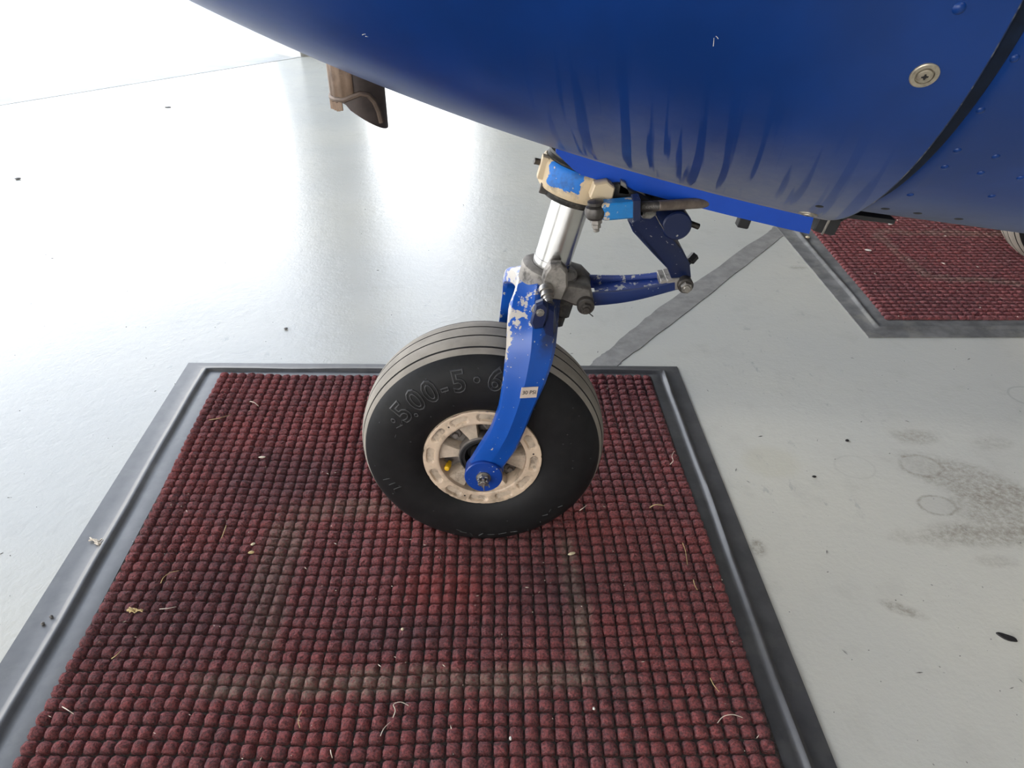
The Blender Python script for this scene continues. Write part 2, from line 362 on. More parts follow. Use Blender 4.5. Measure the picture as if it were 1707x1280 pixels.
# ------------------------------------------------------------------ the setting
E1 = Vector((.6816, .7317, 0)); NI = Vector((.7317, -.6816, 0)); W0 = Vector((-2.30, 3.45, 0))    # the doorway wall runs along E1, the hangar lies on the NI side
def wp(s_, d, z): return W0 + E1 * s_ + NI * d + Vector((0, 0, z))
def slab(name, s0, s1, d0, d1, z0, z1, m, kind='structure'):
    b = MB(); c = wp((s0 + s1) / 2, (d0 + d1) / 2, (z0 + z1) / 2)
    b.box(c, E1, NI, (0, 0, 1), (s1 - s0) / 2, (d1 - d0) / 2, (z1 - z0) / 2, b=.02); o = b.obj(name, m, None, False); o['kind'] = kind; return o
slab('floor', -8, 10, 0, 16, -.2, 0, M['floor'])
slab('ceiling', -8.2, 10.2, -.3, 16.2, 4.5, 4.7, M['ceil'])
slab('wall_front', 3.2, 10, -.3, 0, -.2, 4.5, M['wall'])
slab('wall_front_post', 1.58, 2.02, -.3, 0, -.2, 4.5, M['wall'])
slab('wall_front_end', -8, -6.4, -.3, 0, -.2, 4.5, M['wall'])
slab('wall_front_header', -6.4, 3.2, -.3, 0, 3.3, 4.5, M['wall'])
slab('wall_left', -8.2, -8, 10, 16.2, -.2, 4.5, M['wall'])
slab('wall_left_pier', -8.2, -8, -.3, 1.0, -.2, 4.5, M['wall'])
slab('wall_left_header', -8.2, -8, 1.0, 10, 3.4, 4.5, M['wall'])  # unseen opening below, added to let in soft fill daylight
slab('ground_yard', -60, -8, 0, 40, -.25, -.012, M['apron'])
slab('wall_right', 10, 10.2, -.3, 16.2, -.2, 4.5, M['wall'])
slab('wall_back', -8, 10, 16, 16.2, -.2, 4.5, M['wall'])
slab('ground_apron', -40, 40, -60, 0, -.25, -.012, M['apron'])
slab('trim_threshold', -6.4, 3.2, -.02, .008, -.012, .0015, M['apron'])

# ------------------------------------------------------------------ floor tape
def tape(pl, name, label, wid=None):
    b = MB(); L, Rr = pl; n = 40; vs = []
    def ev(P, t):
        t *= len(P) - 1; i = min(int(t), len(P) - 2); return P[i].lerp(P[i + 1], t - i)
    for i in range(n + 1):
        t = i / n; a, c = ev(L, t), ev(Rr, t); j = (c - a).normalized()
        a = a + j * rng.uniform(-.003, .003); c = c + j * rng.uniform(-.002, .002)
        for z in (.0, .0012): vs += [(a.x, a.y, z), (c.x, c.y, z)]
    fs = []
    for i in range(n):
        o = i * 4; p = o + 4
        fs += [(o + 2, o + 3, p + 3, p + 2), (o, o + 2, p + 2, p), (o + 3, o + 1, p + 1, p + 3)]
    b.add(vs, fs); o = b.obj(name, M['tape'], None, False); tag(o, label, 'tape')
tape(([fl(980, 612), fl(1014, 583), fl(1100, 512), fl(1278, 388), fl(1300, 371)], [fl(1028, 612), fl(1036, 604), fl(1128, 534), fl(1302, 396), fl(1325, 376)]),
     'floor_tape', 'grey strip of floor tape running diagonally between the two red mats')

# ------------------------------------------------------------------ mats
PROF = [(0, 0), (0, .0022), (.20, .0026), (.40, .0030), (.45, .0042), (.49, .0068), (.53, .0080), (.57, .0070), (.61, .0044), (.66, .0028), (.72, .0032), (.80, .0042), (.93, .0048), (1.0, .0046), (1.0, .0005)]
def border(name, outer, inner, parent, mat=None):
    b = MB(); nseg = 60; vs = []; k = len(PROF)
    for side in range(4):
        o0, o1 = outer[side], outer[(side + 1) % 4]; i0, i1 = inner[side], inner[(side + 1) % 4]
        for j in range(nseg):
            t = j / nseg; o_, i_ = o0.lerp(o1, t), i0.lerp(i1, t)
            edge = min(1, min(t, 1 - t) * 14)
            wv = .014 * math.sin(t * 13 + side * 2) * edge + .006 * math.sin(t * 41 + side) * edge
            for q, z in PROF:
                p = o_.lerp(i_, q + (wv * math.sin(math.pi * q) if 0 < q < 1 else 0))
                vs.append((p.x, p.y, z * (1 + .10 * math.sin(t * 23 + side * 1.7) * (z > .003))))
    N = 4 * nseg; fs = []
    for j in range(N):
        for q in range(k - 1): fs.append((j * k + q, ((j + 1) % N) * k + q, ((j + 1) % N) * k + q + 1, j * k + q + 1))
    b.add(vs, fs); return b.obj(name, mat or M['rubber'], parent, True, 50)
def nub_template(T, H_, hx, hy, seed):
    """dome of a square carpet tuft: T lists the grid lines across it"""
    r_ = np.random.default_rng(seed); n = len(T); h = {1.0: 0., .86: .72, .8: .78}
    f = lambda a: 0. if abs(a) > .99 else (1 - abs(a) ** 3.0 * .42)
    vs = []
    for a in T:
        for c in T:
            k = 1 - .10 * (a * c) ** 2; e = f(a) * f(c)
            j = r_.normal(size=3) * (.045, .045, .10) if e > 0 else r_.normal(size=3) * (.02, .02, 0)
            vs.append(((a * k + j[0]) * hx, (c * k + j[1]) * hy, H_ * (e * (1 + j[2]))))
    fs = [(i * n + j, (i + 1) * n + j, (i + 1) * n + j + 1, i * n + j + 1) for i in range(n - 1) for j in range(n - 1)]
    return np.array(vs), np.array(fs)
def field(name, cells, T, H_, hx, hy, base_z, mat, parent):
    tv = [nub_template(T, H_, hx, hy, s_) for s_ in range(12)]; F = tv[0][1]; V = []; FF = []; n = len(tv[0][0])
    for i, (x, y, rot) in enumerate(cells):
        v = tv[i % 12][0].copy(); ca, sa = math.cos(rot), math.sin(rot); k = nrng.uniform(.93, 1.06, 3)
        x_ = v[:, 0] * ca * k[0] - v[:, 1] * sa * k[1] + x; y_ = v[:, 0] * sa * k[0] + v[:, 1] * ca * k[1] + y
        V.append(np.stack([x_, y_, v[:, 2] * k[2] + base_z], 1)); FF.append(F + i * n)
    V = np.concatenate(V); FF = np.concatenate(FF); me = bpy.data.meshes.new(name)
    me.from_pydata(V.tolist(), [], FF.tolist()); me.update()
    o = link(name, me, mat, parent); o['kind'] = 'stuff'; return o
def bil(C, s_, t):   # C: far-left, far-right, near-right, near-left
    return C[0].lerp(C[1], s_).lerp(C[3].lerp(C[2], s_), t)
V2 = lambda x, y: Vector((x, y, 0))
def project(p):
    d = p - Vector((0, 0, CAM_H)); dep = d.y * _c - d.z * _s; up = d.y * _s + d.z * _c
    return 853.5 + FPX * d.x / dep, 640 - FPX * up / dep, dep

def warp1(p):   # small bows in the carpet rows
    return Vector((p.x + .003 * math.sin(p.y * 9 + 1), p.y + .0035 * math.sin(p.x * 8) + .002 * math.sin(p.x * 19 + p.y * 5), 0))
out1 = [V2(-.658, 1.272), V2(.333, 1.258), V2(.3756, -.26), V2(-.610, -.26)]
in1 = [V2(-.573, 1.219), V2(.274, 1.214), V2(.316, -.20), V2(-.518, -.20)]
mat1 = empty('entrance_mat', (-.14, .5, 0), 'red waffle-pile rubber-bordered mat flat under the nose wheel', 'mat')
border('rubber_border', out1, in1, mat1)
b = MB(); n = 24; g_ = [bil(in1, i / n, j / n) for j in range(n + 1) for i in range(n + 1)]
b.add([(p.x, p.y, .0042) for p in g_] , [(j * (n + 1) + i, j * (n + 1) + i + 1, (j + 1) * (n + 1) + i + 1, (j + 1) * (n + 1) + i) for j in range(n) for i in range(n)])
b.obj('carpet_backing', M['ground'], mat1)
NC, NR = 48, 81; cells = []
for j in range(NR):
    for i in range(NC):
        p = warp1(bil(in1, (i + .5) / NC, (j + .5) / NR)); u, v, d = project(p + Vector((0, 0, .011)))
        p.x += rng.uniform(-.0005, .0005); p.y += rng.uniform(-.0005, .0005)
        vis = -12 < u < 1720 and v < 1292
        cells.append((d if vis else 1e9, p.x, p.y, rng.uniform(-.05, .05) - .03))
cells.sort(); near, rest = cells[:300], cells[300:]
HX, HY, NH, NZ = .0085, .0076, .0080, .0042
TN = [-1, -.84, -.3, .3, .84, 1]
nub_me = []
for s_ in range(10):
    v, f = nub_template(TN, NH, HX, HY, 100 + s_); me = bpy.data.meshes.new('nub'); me.from_pydata(v.tolist(), [], f.tolist())
    me.materials.append(M['nub']); me.polygons.foreach_set('use_smooth', [True] * len(me.polygons)); nub_me.append(me)
for i, (d, x, y, r_) in enumerate(near):
    o = bpy.data.objects.new('nub', nub_me[i % 10]); COL.objects.link(o); adopt(o, mat1)
    o.location = (x, y, NZ); o.rotation_euler = (0, 0, r_); o.scale = (rng.uniform(.94, 1.05), rng.uniform(.94, 1.05), rng.uniform(.92, 1.08))
field('nub_field', [(x, y, r_) for d, x, y, r_ in rest], [-1, -.9, -.68, -.34, 0, .34, .68, .9, 1], NH, HX, HY, NZ, M['nub'], mat1)

out2 = [V2(.742, 2.80), V2(2.06, 2.80), V2(2.08, 1.382), V2(.767, 1.376)]
in2 = [V2(.858, 2.72), V2(1.98, 2.72), V2(1.99, 1.447), V2(.836, 1.445)]
mat2 = empty('entrance_mat', (1.4, 2.1, 0), 'smaller-looking far red mat under the blue belly, carrying the wheel at its side', 'mat')
border('rubber_border', out2, in2, mat2, M['rubberdusty'])
b = MB(); b.add([(p.x, p.y, .0042) for p in in2], [(0, 3, 2, 1)]); b.obj('carpet_backing', M['ground'], mat2)
cells2 = []
NC2, NR2 = 64, 72
for j in range(NR2):
    for i in range(NC2):
        p = bil(in2, (i + .5) / NC2, (j + .5) / NR2); cells2.append((p.x, p.y + .0015 * math.sin(p.x * 9), rng.uniform(-.015, .015)))
field('nub_field', cells2, [-1, -.7, .7, 1], NH, .0118, .0066, NZ, M['nubfar'], mat2)

# ------------------------------------------------------------------ aircraft
YG = .827
plane = empty('light_aircraft', (-.038, YG, 0), 'blue light aircraft standing with its nose wheel on the red mat', 'aircraft')
KC = (-0.1075, 0.2155, -0.3292, 0.5824)
def zb_c(x): return ((KC[0] * x + KC[1]) * x + KC[2]) * x + KC[3]
def w_c(x): return float(np.interp(x, [-1, -.6, .34, 2], [.22, .26, .29, .33]))
def zb_f(x): return .5517 - .135 * x
def w_f(x): return float(np.interp(x, [-1, .34, 2], [.285, .285, .33]))
HH, EX = .34, 1.8
def skin(q, x, zb, wf, hh=HH):      # q 0 at the keel .. 1 at the widest line, sign = side (- near, + far)
    a = min(abs(q), 1.0); return Vector((x, YG + math.copysign(wf(x) * a, q), zb(x) + hh * (1 - max(0, 1 - a ** EX) ** (1 / EX))))
def section(x, zb, wf, qs):
    low = [skin(q, x, zb, wf) for q in qs]
    zt = zb(x) + HH; W = wf(x); top = []
    for k in range(1, 14):
        a = math.pi * k / 14; top.append(Vector((x, YG + W * math.cos(a), zt + .30 * math.sin(a))))
    return low + top                                            # closed loop: near widest .. keel .. far widest .. roof
half = list(1 - (1 - np.linspace(0, 1, 34)) ** 1.0)
qs_all = [-1 + .0] + [-float(x) for x in np.sin(np.linspace(math.pi / 2, 0, 46))[1:-1]] + [0.] + [float(x) for x in np.sin(np.linspace(0, math.pi / 2, 46))[1:]]
SLOT = .165
qs_all = sorted(set([round(q, 5) for q in qs_all] + [-SLOT, SLOT]))
def shell(name, xs, zb, wf, mat, hole=None, th=.002, scale_nose=None):
    vs = []; bel = []; lon = []; k = None
    for x in xs:
        ring = section(x, zb, wf, qs_all)
        if scale_nose:
            f_ = scale_nose(x); c_ = Vector((x, YG, zb(x) + HH)); ring = [c_ + Vector((0, (p.y - c_.y) * f_, (p.z - c_.z) * f_)) for p in ring]
        k = len(ring); vs += ring
        bel += [abs(q) for q in qs_all] + [1.0] * 13; lon += [x] * k
    fs = []
    for j in range(len(xs) - 1):
        for i in range(k):
            if hole and i < len(qs_all) - 1:
                qm = (qs_all[i] + qs_all[i + 1]) / 2; xm = (xs[j] + xs[j + 1]) / 2
                if hole(xm, qm): continue
            fs.append((j * k + i, j * k + (i + 1) % k, (j + 1) * k + (i + 1) % k, (j + 1) * k + i))
    me = bpy.data.meshes.new(name); me.from_pydata([tuple(v) for v in vs], [], fs); me.update()
    fattr(me, 'belly', bel); fattr(me, 'lon', lon)
    o = link(name, me, mat, plane)
    if th: 
        m = o.modifiers.new('thick', 'SOLIDIFY'); m.thickness = th; m.offset = -1.0
    return o
xs_c = [-.80, -.79, -.77, -.74] + list(np.linspace(-.70, .04, 50)) + list(np.linspace(.052, .338, 26)) + [.3405, .342]
nose = lambda x: 1.0 if x > -.62 else math.sqrt(max(0.02, 1 - ((-.62 - x) / .181) ** 2))
cowl = shell('lower_cowl', xs_c, zb_c, w_c, M['cowl'], lambda x, q: x > .046 and abs(q) < SLOT, .004, nose)
fus = shell('fuselage_belly', list(np.linspace(.346, 1.75, 50)), zb_f, w_f, M['body'], None, .002)
shell('seam_strip', [.3445, .350, .358, .359], zb_f, lambda x: w_f(x) + .0012, plain('dark_seam_band', (.004, .010, .026), .6, 0, .3, 60, spec=.2), None, .001)  # dark band just behind the cowl edge
# firewall closing the gap between the two, and the slot lip
b = MB(); ring = section(.350, lambda x: zb_f(x) + .02, lambda x: w_f(x) - .012, qs_all); n = len(ring)
b.add(ring + [p + Vector((.012, 0, 0)) for p in ring], [tuple(range(n))] + [(i, n + i, n + (i + 1) % n, (i + 1) % n) for i in range(n)]); b.obj('firewall', M['black'], plane, False)
def lip(side):
    b = MB(); rings = []
    for x in np.linspace(.046, .332, 32):
        p = skin(side * SLOT, x, zb_c, w_c); dn = .019 * min(1, (x - .040) / .03); e = .0022 * side
        if x > .31: dn *= 1.0
        rings.append([p + Vector((0, -e, .003)), p + Vector((0, e, .003)), p + Vector((0, e * .4, -dn)), p + Vector((0, -e * 1.4, -dn))])
    b.loft(rings); return b.obj('slot_lip', M['lip'], plane, True, 40)
lip(-1); lip(1)
b = MB(); rings = []      # dusty scalloped edge of the belly above the lip and little corner bracket behind the cowl
p = skin(-.15, .343, zb_c, w_c)
b.box(p + Vector((.008, .012, -.006)), (1, 0, -.25), (0, 1, 0), (.25, 0, 1), .013, .016, .010)
b.box(p + Vector((.028, .016, .004)), (1, 0, .6), (0, 1, 0), (-.6, 0, 1), .008, .016, .004)
b.box(p + Vector((.006, -.0045, -.006)), (.25, 0, 1), (0, 1, 0), (1, 0, -.25), .010, .001, .0012, mi=1)
b.obj('corner_bracket', [M['black'], M['steel']], plane, True, 30)
b = MB(); b.box(at(1241, 364, .80), (1, 0, -.2), (0, 1, 0), (.2, 0, 1), .0065, .006, .010); b.obj('lip_tab', M['black'], plane, True, 30)
b = MB(); b.box(skin(-.1, .395, zb_f, w_f) + Vector((0, .03, -.004)), (1, 0, -.13), (0, 1, 0), (.13, 0, 1), .032, .045, .0025); b.obj('belly_gap_shade', M['black'], plane, True, 30)  # black slab standing in for the shadow in the gap under the belly

def nrm(q, x, zb, wf):
    p = skin(q, x, zb, wf); d1 = skin(q + .004, x, zb, wf) - skin(q - .004, x, zb, wf); d2 = skin(q, x + .002, zb, wf) - skin(q, x - .002, zb, wf)
    n_ = d1.cross(d2).normalized(); c_ = Vector((x, YG, zb(x) + HH)); return p, (n_ if n_.dot(p - c_) > 0 else -n_)
def rivet(q, x, zb, wf, r_, h, mat, parent):
    p, n_ = nrm(q, x, zb, wf); b = MB()
    b.lathe(p - n_ * .0006, n_, [(0, r_ * 1.12), (.0006 + h * .25, r_), (.0006 + h * .7, r_ * .72), (.0006 + h * .95, r_ * .35), (.0006 + h, r_ * .02)], 14)
    return b.obj('rivet', mat, parent)
RIV = [(.365, .8761), (.3668, .7975), (.3749, .7046), (.409, .7032), (.378, .6503), (.4115, .6474), (.4469, .6503), (.3786, .5031), (.445, .56), (.482, .65), (.40, .8761), (.407, .7975), (.435, .8761)]
for x, q in RIV: rivet(-q, x, zb_f, w_f, .0032, .0016, M['clean'], fus)
for x, q in [(.3817, .3502), (.416, .35), (.46, .35)]: rivet(-q, x, zb_f, w_f, .0042, .0009, M['black'], fus)
for x, q in [(.4699, .06), (.5139, .06)]: rivet(-q, x, zb_f, w_f, .0048, .0008, M['black'], fus)
rivet(-.9304, .3036, zb_c, w_c, .0042, .0026, M['clean'], cowl)
rivet(-.413, .3055, zb_c, w_c, .0040, .0006, M['black'], cowl)
def screw(q, x, rad):
    p, n_ = nrm(q, x, zb_c, w_c); b = MB()
    b.lathe(p - n_ * .001, n_, [(0, rad), (.0020, rad), (.0025, rad * .93), (.0025, rad * .66), (.0010, rad * .63), (.0010, rad * .58), (.0030, rad * .54), (.0034, rad * .45), (.0034, 0.0003)], 32)
    t1 = Vector((1, 0, 0)); t1 = (t1 - n_ * t1.dot(n_)).normalized(); t2 = n_.cross(t1)
    for a in (.2, .2 + math.pi / 2):
        X = t1 * math.cos(a) + t2 * math.sin(a); Yv = n_.cross(X)
        b.box(p + n_ * .0024, X, Yv, n_, rad * .24, rad * .065, .0002, mi=1)
        b.box(p + n_ * .0024, X, Yv, n_, rad * .12, rad * .10, .00021, mi=1)
    o = b.obj('panel_screw', [M['brass'], M['black']], cowl); return o
screw(-.8618, .3036, .0102)
screw(-.2858, .3112, .0098)
for (x, q, L, a) in [(-.1231, .566, .004, .6), (-.121, .562, .0025, .1), (.1486, .8275, .007, 1.75), (.1500, .835, .003, 2.4)]:
    p, n_ = nrm(-q, x, zb_c, w_c); t1 = (Vector((1, 0, 0)) - n_ * n_.x).normalized(); t2 = n_.cross(t1); d = t1 * math.cos(a) + t2 * math.sin(a)
    b = MB(); b.tube([p - d * L * .5, p + n_ * .0001 + t2 * .0004, p + d * L * .5], .0003, 6, taper=.5); b.obj('paint_scratch', M['whitebit'], cowl)

# exhaust
ex = Vector((-.1755, .885, 0)); b = MB(); k = 40; rings = []
def cut(a):                              # lower edge of the slanted pipe end
    x = math.cos(a); return .5925 - .0225 * x + (.010 if x < -.55 else 0) + .0022 * math.sin(a * 9) * (x < -.2)
rr = .0305
for rad in (rr, rr - .0016):
    rings.append([Vector((ex.x + rad * math.cos(a), ex.y + rad * math.sin(a), .73)) for a in [2 * math.pi * i / k for i in range(k)]])
    rings.append([Vector((ex.x + rad * math.cos(a), ex.y + rad * math.sin(a), cut(a))) for a in [2 * math.pi * i / k for i in range(k)]])
b.loft([rings[0], rings[1], rings[3], rings[2]], cap=False)
pipe = b.obj('exhaust_pipe', M['exdark'], plane, True, 40)
b = MB(); k = 22; vs = []; rr2 = .0318
for z in (.72, .609):
    for i in range(k + 1):
        a = R(150 + 122 * i / k); vs.append((ex.x + rr2 * math.cos(a), ex.y + rr2 * math.sin(a), z if z > .7 else z + .001 * math.sin(i * 1.7)))
b.add(vs, [(i, k + 1 + i, k + 2 + i, i + 1) for i in range(k)]); sl = b.obj('pipe_sleeve', M['exhaust'], pipe)
m = sl.modifiers.new('t', 'SOLIDIFY'); m.thickness = .0016
b = MB(); pts = [Vector((ex.x + (rr + .0006) * math.cos(R(a)), ex.y + (rr + .0006) * math.sin(R(a)), z)) for a, z in [(182, .6065), (205, .6065), (230, .6065), (250, .607), (268, .611), (285, .614), (300, .612), (313, .604), (322, .592), (326, .580)]]
b.tube(pts, .0030, 8); b.obj('ledge_light_arc', M['lightarc'], pipe)  # bead along the sleeve ledge; its arc stands in for reflected light
b = MB()
for i in range(7):
    a = R(190 + 8 * i); b.box((ex.x + rr * math.cos(a), ex.y + rr * math.sin(a), .6005 - .003 * rng.random()), (1, 0, 0), (0, 1, 0), (0, 0, 1), .0022, .0014, .004 + .002 * rng.random())
b.obj('rusty_edge', M['exhaust'], pipe)

# ------------------------------------------------------------------ nose gear
AX = Vector((.258, 0, .966)).normalized(); BX = Vector((.966, 0, -.258)).normalized(); BY = Vector((0, 1, 0))
C0 = Vector((.047, YG, .421))                                   # a point of the strut axis
def S(t, x=0., y=0.): return C0 + AX * t + BX * x + BY * y
strut = MB().lathe(S(-.03), AX, [(0, .0225), (.020, .0225), (.0202, .0232), (.041, .0232), (.0412, .0225), (.16, .0225), (.16, 0.001)], 48, cap=False).obj('strut_piston', M['chrome'], plane, True, 30)
# steering collar
tcol = .113
def attr_around(o, c):
    vals = []
    for v in o.data.vertices:
        d = v.co - c; vals.append((math.atan2(d.dot(BX), -d.dot(BY)) / math.pi + 1) / 2)
    fattr(o.data, 'around', vals); fattr(o.data, 'upt', [(v.co - c).dot(AX) for v in o.data.vertices])
col = MB().lathe(S(tcol - .0165), AX, [(0, .030), (0, .0425), (.002, .0445), (.006, .0455), (.027, .0465), (.031, .0455), (.033, .0435), (.033, .030)], 56).obj('steering_collar', M['collar'], plane, True, 40)
attr_around(col, S(tcol))
MB().lathe(S(tcol - .0255), AX, [(0, .024), (0, .036), (.003, .0385), (.007, .039), (.0095, .037)], 48).obj('lower_seal', M['grease'], col)
sb = MB(); sb.lathe(S(tcol + .0165), AX, [(0, .042), (.002, .0425), (.004, .0405), (.006, .0420), (.009, .0418), (.011, .039), (.013, .0405), (.017, .040), (.020, .037), (.040, .035), (.075, .034)], 48)
sb.obj('upper_seal', M['grease'], col)
MB().cyl(S(tcol + .006, -.046, -.004), S(tcol + .006, -.055, -.006), .0036, n=12).obj('grease_nipple', M['darksteel'], col)
MB().box(S(tcol - .0175, -.035, -.014), BX, BY, AX, .007, .006, .006).obj('stop_block', M['darksteel'], col, True, 30)
MB().box(S(tcol + .004, -.0445, -.012), BX, BY, AX, .0035, .007, .0125).obj('collar_boss', M['collar'], col, True, 30)
# boot between the collar and the cowl
b = MB(); rings = []
for i in range(9):
    t = i / 8; c_ = S(tcol + .014 + .045 * t, .012 + .030 * t, .0); rr = .040 + .004 * math.sin(i * 2.2)
    rings.append([c_ + BX * (rr * 1.25 * math.cos(a) * (1 + .05 * math.sin(5 * a + i))) + BY * (rr * .85 * math.sin(a) * (1 + .04 * math.sin(7 * a + 2 * i))) for a in [2 * math.pi * j / 36 for j in range(36)]])
b.loft(rings); b.obj('rubber_boot', M['grease'], plane)
# steering arm: beige lug in front, greasy casting to the right
b = MB()
def poly_prism(b, pts, y0, y1, mi=0, ch=.0015):
    P = [Vector(p) for p in pts]; c_ = sum(P, Vector()) / len(P)
    sh = [p + (c_ - p).normalized() * ch for p in P]
    mk = lambda L, y: [Vector((p.x, y, p.z)) for p in L]
    b.loft([mk(sh, y0), mk(P, y0 + ch), mk(P, y1 - ch), mk(sh, y1)], mi)
poly_prism(b, [at(u, v, .785) for u, v in [(1000, 303), (1030, 300), (1062, 318), (1085, 330), (1092, 350), (1052, 356), (1012, 352), (985, 340), (984, 322)]], .775, .868)
arm = b.obj('steering_arm', M['grease'], plane, True, 40)
b = MB(); poly_prism(b, [at(u, v, .772) for u, v in [(990, 304), (1012, 300), (1024, 310), (1020, 328), (992, 338), (982, 325)]], .764, .782)
o = b.obj('arm_lug', M['collar'], arm, True, 40); fattr(o.data, 'around', [.9] * len(o.data.vertices))
b = MB(); poly_prism(b, [at(u, v, .79) for u, v in [(1032, 292), (1040, 296), (1048, 318), (1028, 316)]], .775, .80); b.obj('bracket_web', M['steel'], arm, True, 40)
b = MB(); poly_prism(b, [at(u, v, .80) for u, v in [(1046, 300), (1064, 304), (1086, 338), (1078, 342), (1050, 318)]], .782, .80); b.obj('arm_plate', M['greymetal'], arm, True, 40)
# steering rod
YR = .752
rod = subempty('steering_rod', plane)
pb = at(993, 350, YR); pc0 = at(1006, 350, YR); pc1 = at(1054, 346, YR); pe = at(1230, 334, .80)
dr = (pc1 - pc0).normalized(); ur = Vector((-dr.z, 0, dr.x)).normalized()
b = MB(); b.lathe(pb - ur * .010, ur, [(0, .004), (.001, .009), (.004, .0113), (.010, .0120), (.014, .0105), (.0155, .007), (.0165, .0085), (.0195, .0085), (.0205, .0060), (.0215, .0003)], 28); b.obj('ball_end', M['darksteel'], rod, True, 30)
b = MB(); b.hexa(pb - ur * .009, pb - ur * .015, .0065); b.hexa(pb - ur * .015, pb - ur * .020, .0052); b.cyl(pb - ur * .020, pb - ur * .024, .0035, n=12); b.obj('ball_stud_nut', M['steel'], rod, True, 30)
b = MB(); b.box(pc0.lerp(pc1, .5) + dr * .001, dr, BY, ur, .0185, .0085, .0092, b=.18); b.obj('rod_clevis', M['clevis'], rod, True, 30)
b = MB(); b.box(pc1 + dr * .0035, dr, BY, ur, .004, .010, .0115, b=.2); b.obj('lock_plate', M['navy'], rod, True, 30)
b = MB()
pt = pc1 + dr * .006; dr2 = (pe - pt).normalized()
prof = []
for i in range(14): prof += [(i * .0017, .0048), (i * .0017 + .0008, .0058)]
b.lathe(pt, dr2, prof, 16); b.obj('rod_thread', M['darksteel'], rod, True, 60)
b = MB(); b.cyl(pt + dr2 * .024, pe, .0056, .0064, n=20); b.obj('rod_tube', plain('brown_rod', (.17, .135, .11), .45, .5, .25, 60, dirt=((.4, .35, .28), .25)), rod, True, 30)
b = MB(); b.lathe(pt + dr2 * .006 + Vector((0, .002, -.0085)), dr2, [(0, .002), (.002, .005), (.010, .006), (.016, .003), (.017, .0003)], 14); b.obj('rod_jam_nut', M['steel'], rod)

# torque links
UP = at(1112, 352, YG); APX = at(1137, 463, YG); LP = Vector((.088, YG, .388))
ul = subempty('torque_link_upper', plane)
b = MB(); P_ = [at(u, v, YG - .012) for u, v in [(1043, 358), (1052, 378), (1085, 415), (1112, 447), (1120, 466), (1140, 472), (1152, 462), (1150, 440), (1136, 412), (1118, 388), (1108, 372), (1100, 345), (1070, 340)]]
c_ = sum(P_, Vector()) / len(P_); rings = []
for y, k in ((-.030, .90), (-.027, 1.0), (.027, 1.0), (.030, .90)):
    ring = []
    for p in P_:
        q = c_ + (p - c_) * k; f_ = min(1, max(.42, (q - APX).length / .07)); ring.append(Vector((q.x, YG + y * f_, q.z)))
    rings.append(ring)
b.loft(rings); b.obj('link_arm', M['navy'], ul, True, 30)
MB().cyl(UP + BY * -.052 + Vector((.002, 0, .002)), UP + BY * .052, .0165, n=32, bev=.1).obj('pivot_boss', M['navy'], ul, True, 40)
MB().cyl(at(1124, 362, YG), at(1165, 378, YG), .0036, n=14).obj('pivot_pin', M['darksteel'], ul, True, 40)
MB().cyl(at(1066, 313, YG + .01), at(1122, 345, YG - .01), .0085, n=20).obj('link_bush', M['black'], ul, True, 40)
MB().tube([at(1092, 357, .78), at(1100, 372, .776), at(1107, 383, .775)], .0006, 6).obj('lock_wire', M['darksteel'], ul)
ll = subempty('torque_link_lower', plane)
dL = (APX - LP).normalized(); nL = Vector((-dL.z, 0, dL.x)); LL = (APX - LP).length
def rail(s_):
    b = MB(); rings = []
    for i in range(11):
        t = i / 10; y = (.0245 * (1 - t) + .0140 * t) * s_; c_ = LP + dL * (LL * (.06 + .86 * t)) + BY * y + nL * (-.004 * math.sin(math.pi * t) - .001)
        h = .0075 + .0012 * math.cos(math.pi * t); wv = .0028
        rings.append([c_ + BY * (a * wv) + nL * (e * h) for a, e in ((-1, -.8), (-.6, -1), (.6, -1), (1, -.8), (1, .8), (.6, 1), (-.6, 1), (-1, .8))])
    b.loft(rings); return b
flk = mat_flaked('link_flaking_blue', (0.004, 0.03, 0.20), (0.42, 0.41, 0.39), .80, None, .45, .5)
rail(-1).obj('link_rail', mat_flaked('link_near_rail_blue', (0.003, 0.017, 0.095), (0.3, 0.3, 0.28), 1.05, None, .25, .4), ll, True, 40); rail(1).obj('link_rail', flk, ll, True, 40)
b = MB(); rings = []
for i in range(8):
    t = i / 7; y = (.0245 * (1 - t) + .0140 * t); c_ = LP + dL * (LL * (.12 + .76 * t)); rings.append([c_ + BY * -y + nL * -.003, c_ + BY * y + nL * -.003, c_ + BY * y + nL * -.006, c_ + BY * -y + nL * -.006])
b.loft(rings); b.obj('link_web', flk, ll, True, 40)
b = MB(); b.box(LP + dL * (LL * .90), dL, BY, nL, .010, .017, .0075, b=.2); b.box(LP + dL * (LL * .80), dL, BY, nL, .004, .016, .0068, b=.2); b.obj('link_end', M['greymetal'], ll, True, 30)
MB().cyl(APX + BY * -.024, APX + BY * .024, .0095, n=24).obj('apex_boss', M['darksteel'], ll, True, 40)
b = MB(); b.hexa(APX + BY * -.030, APX + BY * -.024, .0070); b.cyl(APX + BY * -.033, APX + BY * -.029, .0045, n=12); b.obj('apex_nut', M['steel'], ll, True, 30)
b = MB(); q0 = APX + BY * .02; b.cyl(q0, q0 + Vector((.018, .012, .012)), .004, n=12); b.hexa(q0 + Vector((.014, .009, .009)), q0 + Vector((.021, .014, .015)), .006); b.obj('apex_bolt_head', M['black'], ll, True, 30)

